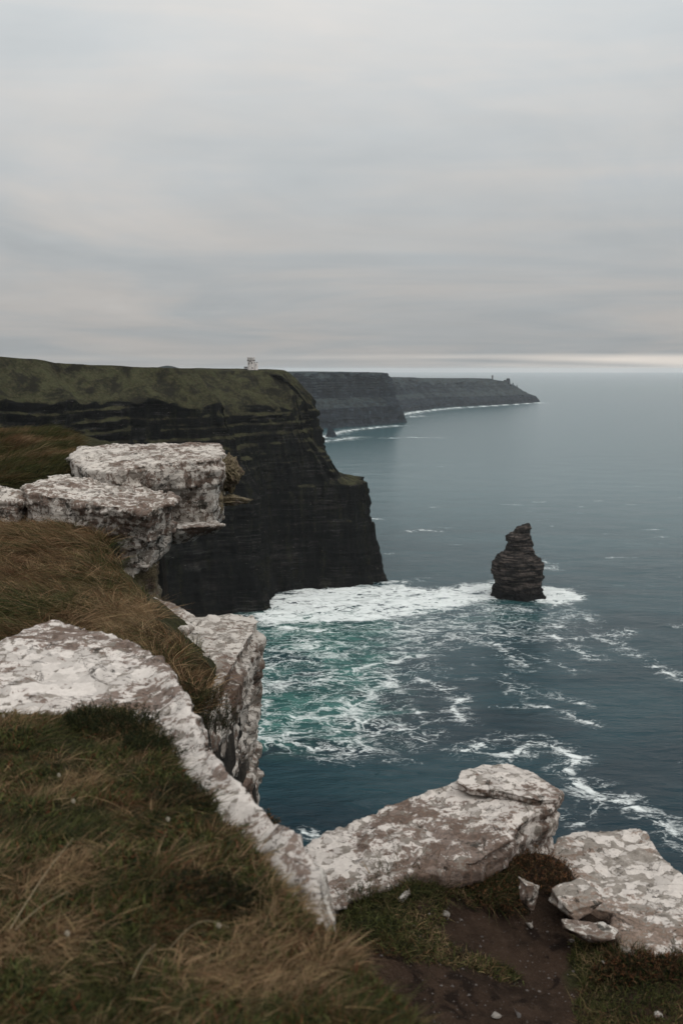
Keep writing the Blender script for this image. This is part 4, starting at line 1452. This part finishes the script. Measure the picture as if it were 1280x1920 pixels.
def bank_grass():
    r_ = np.random.default_rng(35)
    g = Grass()
    N = 70000
    y = r_.uniform(13.0, 19.6, N)
    x = r_.uniform(-0.46, -0.2, N) * y
    P = P3(x, y, zg(x, y))
    u, v = project(P)
    reg = in_poly(u, v, [(-150, 790), (60, 790), (140, 815), (158, 838), (150, 860), (165, 880), (120, 892), (60, 898), (20, 915), (-150, 925)])
    ok = reg & (sdf_poly(x, y, LAND) < 0.0)
    P, x, y = P[ok], x[ok], y[ok]
    n = len(P)
    c, dry, brn = mixcol(x * 0.3, y * 0.3, 24.0, r_)
    flow = 0.6 * fbm(P3(x / 1.0, y / 1.0, 5.0), 3)
    lean = np.stack([np.cos(flow), -0.4 + np.sin(flow), np.zeros(n)], -1)
    d = unit(np.array([0, 0, 0.9]) + 0.35 * lean + 0.3 * r_.normal(size=(n, 3)))
    d[:, 2] = np.abs(d[:, 2])
    bend = 0.7 * lean * (0.4 + 0.6 * r_.random((n, 1))) + np.array([0, 0, -0.6]) * (0.4 + 0.6 * r_.random((n, 1)))
    L = r_.uniform(0.10, 0.26, n) * (1 + 0.7 * fbm(P3(x / 0.6, y / 0.6, 3.0), 2))
    g.add(P - np.array([0, 0, 0.02]), d, L, r_.uniform(0.005, 0.010, n), bend, c, segs=3, seed=3)
    o = g.build('grass', M_BLADE)
    tag(o, 'green and brown grass bank behind the white outcrop', 'grass', kind='stuff')


PATCH_A = [(600, 1720), (630, 1690), (690, 1660), (740, 1625), (800, 1605), (900, 1612), (970, 1640), (985, 1690), (930, 1700), (850, 1690), (840, 1720), (810, 1735), (850, 1775), (920, 1800), (985, 1840), (960, 1850), (880, 1820), (800, 1800), (740, 1800), (690, 1780), (640, 1755)]
PATCH_B = [(1065, 1790), (1085, 1765), (1140, 1765), (1200, 1785), (1330, 1800), (1400, 1960), (1100, 1990), (1075, 1900), (1085, 1850)]


def path_grass():
    r_ = np.random.default_rng(37)
    g = Grass()
    N = 190000
    x, y = r_.uniform(-0.25, 2.3, N), r_.uniform(4.1, 6.4, N)
    z = zg(x, y)
    P = P3(x, y, z)
    u, v = project(P)
    jx = 30 * fbm(P3(x / 0.2, y / 0.2, 2.0), 4)
    a = in_poly(u + jx, v + jx, PATCH_A)
    b = in_poly(u + jx, v + jx, PATCH_B)
    ok = (a | b) & (sdf_poly(x, y, MOUND) > 0.02) & (sdf_poly(x, y, LAND) < 0)
    thin = fbm(P3(x / 0.12, y / 0.12, 4.0), 3)
    ok &= (thin + r_.normal(0, 0.3, N)) > -0.22
    P, x, y, u, v, a = P[ok], x[ok], y[ok], u[ok], v[ok], a[ok]
    n = len(P)
    c, dry, brn = mixcol(x, y, 44.0, r_)
    c = np.where((r_.random(n) < 0.5)[:, None], pick([GREEN * 1.5, DKGREEN, GREEN * 1.0], [0.4, 0.25, 0.35], n, r_), c)
    d = unit(np.array([0, 0, 0.8]) + 0.6 * r_.normal(size=(n, 3)))
    d[:, 2] = np.abs(d[:, 2])
    bend = 0.35 * r_.normal(size=(n, 3)) + np.array([0.1, 0, -0.45])
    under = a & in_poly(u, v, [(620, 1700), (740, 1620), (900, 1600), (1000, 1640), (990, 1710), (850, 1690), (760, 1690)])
    L = r_.uniform(0.03, 0.075, n) * (1 + 0.6 * fbm(P3(x / 0.2, y / 0.2, 3.0), 2))
    L = np.where(under, L * 1.7, L)
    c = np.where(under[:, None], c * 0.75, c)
    bk = (~a) & in_poly(u, v, [(1130, 1750), (1400, 1780), (1400, 1870), (1150, 1835)])
    L = np.where(bk, L * 1.5, L)
    c = np.where((bk & (r_.random(n) < 0.7))[:, None], pick([BROWN * 0.5, DKGREEN * 0.8, RUST * 0.5], [0.4, 0.4, 0.2], n, r_), c)
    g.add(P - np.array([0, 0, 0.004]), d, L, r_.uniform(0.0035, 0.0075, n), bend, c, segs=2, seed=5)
    o = g.build('grass', M_BLADE)
    tag(o, 'short green mossy turf either side of the earth path', 'grass', kind='stuff')


near_grass()
mid_grass()
bank_grass()
path_grass()


def heather(center, rad, height, label, seed, tips=True, sprigs=260, lean=(0, 0, 0), cols=None):
    """low woody shrub: bare stems carrying tight needle sprigs"""
    r_ = np.random.default_rng(seed)
    c = np.array(center, float)
    root = empty('heather', c, label, 'shrub', 'heather growing in the turf')
    st, fo = Grass(), Grass()
    a = r_.random(sprigs) * 2 * np.pi
    rr_ = np.sqrt(r_.random(sprigs))
    b = np.stack([rad[0] * rr_ * np.cos(a), rad[1] * rr_ * np.sin(a), np.zeros(sprigs)], -1)
    b[:, 2] = zg(b[:, 0] + c[0], b[:, 1] + c[1]) - c[2] - 0.01
    d = unit(np.stack([0.5 * rr_ * np.cos(a), 0.5 * rr_ * np.sin(a), np.ones(sprigs)], -1) + 0.25 * r_.normal(size=(sprigs, 3)) + np.array(lean))
    L = height * (1.05 - 0.5 * rr_ ** 2) * r_.uniform(0.6, 1.05, sprigs)
    bend = 0.2 * r_.normal(size=(sprigs, 3))
    st.add(b, d, L, np.full(sprigs, 0.003), bend, pick([BROWN * 0.5, BROWN * 0.3], [1, 1], sprigs, r_), segs=2, seed=seed)
    m = 26
    t = r_.uniform(0.25, 1.0, (sprigs, m))
    p = b[:, None] + L[:, None, None] * (d[:, None] * t[..., None] + bend[:, None] * (t * t)[..., None])
    p = p.reshape(-1, 3)
    k = len(p)
    dd = unit(np.repeat(d, m, 0) * 0.7 + 0.8 * r_.normal(size=(k, 3)))
    tt = t.reshape(-1)
    col = pick(cols or [DKGREEN, DKGREEN * 0.6, GREEN * 0.6], [0.4, 0.35, 0.25], k, r_)
    if tips:
        tm = (tt > 0.82) & (r_.random(k) < 0.5)
        col[tm] = pick([RUST * 1.6, BROWN * 1.6, RUST], [0.4, 0.3, 0.3], int(tm.sum()), r_)
    fo.add(p, dd, r_.uniform(0.010, 0.024, k), r_.uniform(0.0028, 0.0045, k), 0.2 * r_.normal(size=(k, 3)), col, segs=1, seed=seed + 1)
    st.build('stem', M_BLADE, root)['kind'] = 'stuff'
    fo.build('foliage', M_BLADE, root)['kind'] = 'stuff'
    return root


def on_mound(u, v):
    z = -1.75
    for _ in range(8):
        p = PZ(u, v, z)
        z = float(zg(p[0], p[1])) - H
    return PZ(u, v, z)


heather(on_mound(232, 1372), (0.26, 0.16), 0.15, 'dark heather bush overlapping the big near rock', 1, False, 420)
heather(on_mound(290, 1405), (0.14, 0.12), 0.11, 'small dark heather clump against the near rock, below the larger bush', 2, False, 200)
heather(on_mound(486, 1560), (0.13, 0.16), 0.10, 'rust tipped heather spilling over the near rock rim', 3, True, 300)
heather(on_mound(360, 1500), (0.15, 0.13), 0.09, 'low heather among the tan grass inland of the rusty clump', 4, False, 200, cols=[DKGREEN, DKGREEN * 0.7, BROWN * 0.5])
heather(on_mound(400, 1690), (0.16, 0.13), 0.08, 'dark heather hollow in the middle of the near bank', 5, False, 240, cols=[DKGREEN * 0.7, DKGREEN * 0.5, BROWN * 0.4])
heather(on_mound(-2, 1300), (0.07, 0.06), 0.12, 'small leafy sprig cut by the edge beside the near rock', 6, False, 90, cols=[GREEN * 0.7, DKGREEN, GREEN * 0.6])
c_ = PZ(440, 1450, -3.55)
heather((c_[0] - 0.16, 7.6, float(zg(c_[0] - 0.16, 7.6))), (0.22, 0.35), 0.25, 'dark heather tuft at the foot of the ledge wall', 7, False, 320)

heather((*PY(1012, 1640, 5.85)[:2], float(zg(*PY(1012, 1640, 5.85)[:2]))), (0.20, 0.17), 0.13, 'brown withered heather growing between the two lichened slabs', 8, True, 300, cols=[BROWN * 0.7, BROWN * 0.4, DKGREEN])
heather((*PY(930, 1668, 5.62)[:2], float(zg(*PY(930, 1668, 5.62)[:2]))), (0.20, 0.12), 0.10, 'brownish heather sprigs hanging under the lichen slab face', 9, True, 260, cols=[BROWN * 0.6, DKGREEN, DKGREEN * 0.6])
heather((*PY(1210, 1815, 5.02)[:2], float(zg(*PY(1210, 1815, 5.02)[:2]))), (0.30, 0.10), 0.075, 'dark heather strip along the front of the flat brownish slab', 10, True, 380, cols=[BROWN * 0.35, DKGREEN * 0.8, DKGREEN * 0.5])

# long dead stalks and pale flower heads in the near bank
for i, (u0, v0, u1, v1, lab) in enumerate([(20, 1760, 140, 1622, 'long straight dry stalk lying across the near grass'), (30, 1760, 130, 1728, 'short dry stalk beside the long one'),
                                          (320, 1795, 430, 1798, 'arched dry stalk in the lower bank'), (250, 1852, 295, 1830, 'pale broken stalk near the bottom of the bank')]):
    p0, p1 = on_mound(u0, v0), on_mound(u1, v1)
    p0[2] += 0.03
    p1[2] += 0.10
    pts = [p0 + (p1 - p0) * t + np.array([0, 0, 0.05 * math.sin(math.pi * t) * (1 if i == 2 else 0.3)]) for t in np.linspace(0, 1, 9)]
    bm = bmesh.new()
    ringp = None
    for j, p in enumerate(pts):
        rad_ = 0.0017 * (1 - 0.6 * j / 8)
        ring = [bm.verts.new(p + rad_ * np.array([math.cos(a_), 0.3 * math.sin(a_), math.sin(a_)])) for a_ in np.linspace(0, 2 * math.pi, 7)[:-1]]
        if ringp:
            for q in range(6):
                bm.faces.new((ringp[q], ringp[(q + 1) % 6], ring[(q + 1) % 6], ring[q]))
        ringp = ring
    me = bpy.data.meshes.new('dry_stalk')
    bm.to_mesh(me)
    bm.free()
    tag(link('dry_stalk', me, mat_plain('dry_straw', (0.24, 0.19, 0.12), 0.8, 0.2, 20.0)), lab, 'stalk', 'dry stalks in the near bank')

M_PETAL = mat_plain('pale_petal', (0.38, 0.34, 0.27), 0.8, 0.15, 60.0)
fl_me = None
for i, (u, v, lab) in enumerate([(112, 1482, 'pale flower head highest up the near bank'), (139, 1533, 'pale flower head just below the highest one'), (411, 1774, 'white flower head in the dark hollow low on the bank'),
                                (128, 1790, 'cream flower head low beside the long stalk'), (8, 1367, 'cream flower head under the near rock at the edge'), (316, 1568, 'cream flower head in tan grass under the heather')]):
    p = on_mound(u, v)
    root = empty('flower', p, lab, 'flower', 'pale flower heads in the near bank')
    if fl_me is None:
        bm = bmesh.new()
        for k in range(30):
            zt_ = 1 - 2 * (k + 0.5) / 30
            ph = k * 2.39996
            dd = Vector((math.sqrt(1 - zt_ * zt_) * math.cos(ph), math.sqrt(1 - zt_ * zt_) * math.sin(ph), zt_))
            s1 = dd.orthogonal().normalized() * 0.0022
            s2 = dd.cross(s1).normalized() * 0.0022
            cc = Vector((0, 0, 0.085))
            vs_ = [bm.verts.new(cc + dd * 0.003 + s1), bm.verts.new(cc + dd * 0.003 - s1), bm.verts.new(cc + dd * 0.012 - s1 * 0.7), bm.verts.new(cc + dd * 0.012 + s1 * 0.7), bm.verts.new(cc + dd * 0.003 + s2), bm.verts.new(cc + dd * 0.012)]
            bm.faces.new(vs_[:4])
            bm.faces.new((vs_[4], vs_[0], vs_[5]))
        fl_me = bpy.data.meshes.new('flower_head')
        bm.to_mesh(fl_me)
        bm.free()
        bm = bmesh.new()
        bmesh.ops.create_cone(bm, segments=6, radius1=0.0016, radius2=0.0012, depth=0.085)
        bmesh.ops.translate(bm, verts=bm.verts, vec=(0, 0, 0.0425))
        stem_me = bpy.data.meshes.new('stem')
        bm.to_mesh(stem_me)
        bm.free()
        M_STEM = mat_plain('flower_stem', (0.06, 0.07, 0.02), 0.7)
    root.scale = (0.6, 0.6, 0.8)
    link('flower_head', fl_me, M_PETAL, root)
    link('stem', stem_me, M_STEM, root)

# gravel strewn on the earth path
r_ = np.random.default_rng(77)
bm = bmesh.new()
cnt = 0
while cnt < 260:
    x, y = r_.uniform(-0.1, 2.0), r_.uniform(4.3, 5.9)
    z = float(zg(x, y))
    u, v = project(np.array([x, y, z]))
    if not in_poly(np.array([u]), np.array([v]), [(640, 1745), (760, 1700), (840, 1670), (1000, 1700), (1070, 1770), (1100, 1940), (700, 1940)])[0] or sdf_poly(np.array([x]), np.array([y]), MOUND)[0] < 0.05:
        continue
    s = float(r_.choice([0.003, 0.005, 0.009], p=[0.6, 0.32, 0.08]))
    res = bmesh.ops.create_icosphere(bm, subdivisions=1, radius=s)
    for w in res['verts']:
        w.co = Vector((w.co.x * r_.uniform(0.8, 1.5) + x, w.co.y * r_.uniform(0.8, 1.3) + y, w.co.z * r_.uniform(0.4, 0.8) + z))
    cnt += 1
me = bpy.data.meshes.new('gravel')
bm.to_mesh(me)
bm.free()
tag(link('gravel', me, mat_plain('gravel_stone', (0.095, 0.082, 0.074), 0.9, 0.4, 30.0)), 'small chips of grey gravel strewn over the earth path', 'gravel', kind='stuff')


# ------------------------------------------------------------------ sea stacks
def sea_stack(name, prof, y0, ring_depth, label, seed, mat, amp=1.0, layers=90):
    """prof: (v, left u, right u) silhouette rows from the top down, in the plane at distance y0"""
    prof = np.array(prof, float)
    zs = np.array([PY(970, v, y0)[2] for v in prof[:, 0]])
    xl = np.array([PY(u, v, y0)[0] for v, u in prof[:, [0, 1]]])
    xr = np.array([PY(u, v, y0)[0] for v, u in prof[:, [0, 2]]])
    order = np.argsort(zs)
    z = np.linspace(-3, zs.max(), layers)
    zi = np.clip(z, zs.min(), None)
    XL, XR = np.interp(zi, zs[order], xl[order]), np.interp(zi, zs[order], xr[order])
    na = 160
    a = np.linspace(0, 2 * np.pi, na, endpoint=False)
    Zg, A = np.meshgrid(z, a, indexing='ij')
    cxm, hw = (XL + XR)[:, None] / 2, (XR - XL)[:, None] / 2
    # squarish plan turned so that one corner faces the viewer
    e = 0.30
    ca, sa = np.cos(A), np.sin(A)
    k = (np.abs(ca) ** (1 / e) + np.abs(sa) ** (1 / e)) ** (-e)
    rot = R(28)
    lx, ly = k * ca, k * sa
    qx, qy = lx * math.cos(rot) - ly * math.sin(rot), lx * math.sin(rot) + ly * math.cos(rot)
    qx /= np.abs(qx).max()
    qy /= np.abs(qy).max()
    edges = np.cumsum(np.random.default_rng(seed).uniform(1.0, 4.2, 60)) - 4
    S = A * hw
    li = np.searchsorted(edges, Zg + 0.5 * fbm(P3(qx * 2, qy * 2, Zg / 10), 2))
    off = 1 + amp * (0.025 * (hash1(li, seed) - 0.5) + 0.20 * (hash1(li // 3 * 5 + np.floor(A * 3.1 + 2 * hash1(li // 3, 5)).astype(int) * 3, seed) - 0.5) + 0.08 * (hash1(li * 3 + np.floor(A * 9 + 2 * hash1(li, 5)).astype(int) * 7, seed) - 0.5)
                     + 0.24 * fbm(P3(qx * 1.4, qy * 1.4, Zg / 13), 4) + 0.10 * fbm(P3(qx * 5, qy * 5, Zg / 4), 3))
    X = cxm + hw * qx * off
    Y = y0 + ring_depth * hw * qy * off
    V = np.stack([X, Y, Zg + 0.4 * fbm(P3(qx * 3, qy * 3, Zg / 5), 2)], -1)
    q = []
    i = np.arange(layers - 1)[:, None] * na + np.arange(na)[None]
    j = np.arange(layers - 1)[:, None] * na + (np.arange(na)[None] + 1) % na
    q = np.stack([i, j, j + na, i + na], -1).reshape(-1, 4)
    Vf = np.concatenate([V.reshape(-1, 3), [[float(cxm[-1, 0]), y0, z[-1] + 0.6]]])
    tri = np.stack([(layers - 1) * na + np.arange(na), (layers - 1) * na + (np.arange(na) + 1) % na, np.full(na, layers * na)], -1)
    o = link(name, mesh_np(name, Vf, q, tri), mat)
    tag(o, label, 'sea stack')
    return o


def mat_stack():
    m, k, out = material('stack_rock')
    geo = k.n('ShaderNodeNewGeometry')
    pos = geo.outputs['Position']
    s1 = k.noise(k.vmul(pos, (0.05, 0.05, 0.75)), 1.0, 6, 0.65, 0.2)
    s2 = k.noise(k.vmul(pos, (0.22, 0.22, 0.16)), 1.0, 6, 0.65, 0.5)
    z = k.n('ShaderNodeSeparateXYZ', {0: pos}).outputs[2]
    col = k.ramp(s1, [(0.3, (0.008, 0.008, 0.008)), (0.47, (0.018, 0.016, 0.015)), (0.60, (0.115, 0.092, 0.080)), (0.72, (0.02, 0.018, 0.017))])
    col = k.mix(k.math('MULTIPLY', k.smooth(s2, 0.45, 0.65), 0.7), col, (0.012, 0.012, 0.011))
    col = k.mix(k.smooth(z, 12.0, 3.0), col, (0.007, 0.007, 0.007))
    principled(k, out, col, 0.95, bump(k, k.math('ADD', s1, s2), 0.8, 1.0), 0.02)
    return m


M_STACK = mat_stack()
PROF = [(981.5, 982, 990.5), (984, 968, 991), (988, 966, 991.5), (992, 961.5, 991.5), (1000, 960, 992), (1002, 955, 992.5), (1006, 948, 993), (1013, 947.5, 993.5), (1021, 947, 996), (1035, 946, 1000), (1037, 941, 1001), (1042, 939, 1003),
        (1046, 931, 1008), (1048, 931, 1012), (1056, 927, 1011), (1062, 926.5, 1010), (1069, 927, 1014), (1089, 929, 1012), (1098, 929, 1009), (1107, 928.5, 1010), (1110, 927, 1011), (1116, 926, 1014), (1121, 924, 1019), (1124, 923, 1021)]


def tiered_stack(label):
    """stack of tumbling tiers, corner towards the viewer, cut from jointed beds"""
    y0 = PZ(970, 1117, -H)[1]
    k_ = 1 / 80.0
    blocks = []
    rows = [(980, 984, 990, 0.5), (985, 971, 991, 0.45), (992, 965, 991.5, 0.5), (1002, 959, 992.5, 0.55), (1005, 950, 993, 0.5), (1020, 949, 996, 0.45), (1034, 948, 999, 0.5), (1039, 941, 1002, 0.45), (1045, 934, 1007, 0.4), (1053, 930, 1011, 0.42),
            (1068, 930, 1012, 0.45), (1096, 931, 1009, 0.45), (1106, 930, 1010, 0.5), (1116, 927, 1015, 0.55), (1130, 923, 1021, 0.55)]

    def outline(v, ul, ur, fr):
        um, uh = (ul + ur) / 2, (ur - ul) / 2 * (1.04 + 0.10 * sstep(1035, 1050, v))
        xl, xr = PY(um - uh, v, y0)[0], PY(um + uh, v, y0)[0]
        w, z_ = xr - xl, PY(970, v, y0)[2]
        pl = [(xl, 0.05), (xl + 0.14 * w, -0.30), (xl + fr * w, -0.50), (xr - 0.08 * w, -0.26), (xr, 0.04), (xr - 0.15 * w, 0.40), (xl + 0.5 * w, 0.50), (xl + 0.10 * w, 0.38)]
        return np.array([(x_ * k_, (y0 + q_ * w * 0.95) * k_, z_ * k_) for x_, q_ in pl])
    for q0, q1 in zip(rows[:-1], rows[1:]):
        top_, bot = outline(*q0), outline(*q1)
        bot[:, 2] -= 0.012
        blocks.append((top_, bot))
    me = rock_mesh('sea_stack', blocks, 0.0085, lump=0.034, rough=0.022, strat=0.0065, layer=0.024, smooth=1, seed=77.0, fine=0.005, blocky=0.040, grain=0.30)
    co = np.empty(len(me.vertices) * 3, np.float32)
    me.vertices.foreach_get('co', co)
    me.vertices.foreach_set('co', co * 80.0)
    me.update()
    tag(link('sea_stack', me, M_STACK), label, 'sea stack')


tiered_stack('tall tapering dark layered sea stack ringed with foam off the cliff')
PROF2 = [(799, 617, 621), (804, 615, 624), (810, 613, 627), (816, 611, 630), (820, 609, 632)]
sea_stack('sea_stack', PROF2, PZ(620, 819, -H)[1], 1.0, 'small distant pointed sea stack at the foot of the far headland', 9, M_CLIFF_FAR, 0.9, 40)
# pinnacle leaning on the lower shoulder of the cliff
PROF3 = [(979, 697, 701), (984, 696, 703), (990, 697, 703), (998, 695, 704), (1020, 693, 706), (1060, 688, 711), (1100, 682, 716)]
sea_stack('rock_pinnacle', PROF3, 938.0, 1.0, 'thin rock pinnacle standing against the seaward end of the tower cliff', 12, M_CLIFF, 0.5, 70)['category'] = 'rock'
# weathered stubs on the far point
for i, (u, v, w, y_, lab) in enumerate([(952, 709.5, 7.0, 6330, 'stubby rock tooth on the crest of the farthest headland'), (946, 712.5, 5.0, 6300, 'lower rock tooth beside the stubby one on the farthest crest'),
                                       (961, 717.5, 2.0, 6380, 'tiny rock nub on the far slope'), (968.5, 721.5, 1.6, 6400, 'tiny spike lower down the far slope')]):
    sea_stack('rock_tooth', [(v, u - w * 0.38, u + w * 0.36), (v + 2, u - w * 0.5, u + w * 0.5), (v + 5, u - w * 0.5, u + w * 0.5), (v + 14, u - w * 0.6, u + w * 0.6)], y_, 0.8, lab, 20 + i, M_CLIFF_FAR, 0.6, 30)['category'] = 'rock'


# ------------------------------------------------------------------ towers
def poly_prism(name, ctr, rad, z0, z1, mat, root, n=8, rot=0.0, rad_top=None, sx=1.0, sy=1.0):
    bm = bmesh.new()
    rt = rad if rad_top is None else rad_top
    lo = [bm.verts.new((ctr[0] + sx * rad * math.cos(rot + 2 * math.pi * k / n), ctr[1] + sy * rad * math.sin(rot + 2 * math.pi * k / n), z0)) for k in range(n)]
    hi = [bm.verts.new((ctr[0] + sx * rt * math.cos(rot + 2 * math.pi * k / n), ctr[1] + sy * rt * math.sin(rot + 2 * math.pi * k / n), z1)) for k in range(n)]
    bm.faces.new(hi)
    bm.faces.new(lo[::-1])
    for k in range(n):
        bm.faces.new((lo[k], lo[(k + 1) % n], hi[(k + 1) % n], hi[k]))
    me = bpy.data.meshes.new(name)
    bm.to_mesh(me)
    bm.free()
    return link(name, me, mat, root)


def box_part(name, c, size, mat, root, rz=0.0):
    bm = bmesh.new()
    bmesh.ops.create_cube(bm, size=1.0)
    for v in bm.verts:
        v.co = Vector((v.co.x * size[0], v.co.y * size[1], v.co.z * size[2]))
    bmesh.ops.rotate(bm, verts=bm.verts, cent=(0, 0, 0), matrix=Euler((0, 0, rz)).to_matrix())
    bmesh.ops.translate(bm, verts=bm.verts, vec=c)
    me = bpy.data.meshes.new(name)
    bm.to_mesh(me)
    bm.free()
    return link(name, me, mat, root)


TY = 968.0
tb_ = PY(471, 694.2, TY)
pxm = TY / CP / FOC * 1.0
tz = tb_[2]
tow = empty('stone_tower', (tb_[0], tb_[1], tz - 1.0), 'pale round stone tower with battlements on the cliff brow', 'tower')
s_ = pxm
main_h = 23.4 * s_
rad = 6.4 * s_
poly_prism('tower_shaft', (0, 0), rad, 0, 1 + main_h - 3.2 * s_, M_TOWER, tow, 8, 0.3)
par_ = poly_prism('parapet', (0, 0), rad * 1.06, 1 + main_h - 5.0 * s_, 1 + main_h - 1.7 * s_, M_TOWER, tow, 8, 0.3)
for k in range(10):
    a_ = 2 * math.pi * (k + 0.5) / 10
    box_part('merlon', (rad * math.cos(a_), rad * math.sin(a_), 1 + main_h - 0.85 * s_), (1.0, 1.9, 1.7 * s_), M_TOWER, par_, a_)
for k in range(14):
    a_ = 2 * math.pi * (k + 0.5) / 14
    box_part('corbel', (rad * 1.05 * math.cos(a_), rad * 1.05 * math.sin(a_), 1 + main_h - 5.4 * s_), (0.6, 0.55, 1.1), M_TOWER_DARK, par_, a_)
for (ang, zz_, hh_) in ((-128, 12.0, 2.0), (-72, 13.2, 1.8), (-66, 4.2, 1.4), (-100, 16, 1.2)):
    a_ = R(ang)
    w_ = box_part('window', ((rad - 0.05) * math.cos(a_), (rad - 0.05) * math.sin(a_), 1 + zz_ * s_), (0.5, 0.75, hh_), M_DARK, tow, a_)
tur = poly_prism('stair_turret', (rad + 1.1, -0.3), 2.15, 0, 1 + 13.6 * s_, M_TOWER, tow, 10, 0.1)
box_part('window', (rad + 1.5, -2.35, 1 + 9.5 * s_), (0.5, 0.4, 1.2), M_DARK, tur)
for k in range(4):
    a_ = 2 * math.pi * (k + 0.5) / 4
    box_part('merlon', (rad + 1.1 + 1.7 * math.cos(a_), -0.3 + 1.7 * math.sin(a_), 1 + 13.6 * s_ + 0.2), (0.6, 1.2, 0.6), M_TOWER_DARK, tur, a_)
# low ruined porch
for (ux, w_, h_) in ((-12.3, 0.6, 6.6), (-9.6, 0.7, 6.0), (-7.2, 0.6, 5.8)):
    box_part('porch_pillar', (ux * s_, 0.2, (1 + h_ * s_) / 2), (w_, 1.6, 1 + h_ * s_), M_TOWER_DARK, tow)
box_part('porch_lintel', (-9.6 * s_, 0.2, 1 + 5.5 * s_), (6.4 * s_, 1.5, 0.9), M_TOWER_DARK, tow)
box_part('porch_wall', (-8.6 * s_, 0.9, 1 + 0.7 * s_), (6.4 * s_, 0.5, 2.0), M_TOWER_DARK, tow)

WY = 6180.0
wb = PY(922.5, 709.2, WY)
ws = WY / CP / FOC
wt_ = empty('watch_tower', (wb[0], wb[1], wb[2] - 8), 'tiny square ruined watch tower on the crest of the farthest headland', 'tower')
box_part('tower_wall', (0, 0, (8 + 4.6 * ws) / 2), (2.4 * ws, 2.4 * ws, 8 + 4.6 * ws), M_TOWER_DARK, wt_, 0.2)
box_part('tower_roof', (0, 0, 8 + 4.9 * ws), (2.9 * ws, 2.9 * ws, 0.7 * ws), M_TOWER_DARK, wt_, 0.2)
box_part('window', (0.2, -1.2 * ws, 8 + 3.0 * ws), (1.6, 1.0, 2.6), M_DARK, wt_, 0.2)

# ------------------------------------------------------------------ haze
bm = bmesh.new()
bmesh.ops.create_cube(bm, size=1.0)
for v in bm.verts:
    v.co = Vector((v.co.x * 126000, v.co.y * 126000, -6.0 if v.co.z < 0 else 229.0))
me = bpy.data.meshes.new('haze')
bm.to_mesh(me)
bm.free()
mh, k, out_ = material('sea_haze')
pv = k.n('ShaderNodeVolumePrincipled')
pv.inputs['Color'].default_value = (0.96, 0.975, 1.0, 1)
pv.inputs['Density'].default_value = 2.3e-5
pv.inputs['Anisotropy'].default_value = 0.0
k.t.links.new(pv.outputs[0], out_.inputs['Volume'])
hz = link('haze', me, mh)
tag(hz, 'thin grey sea haze fading the far headlands', 'haze', kind='stuff')
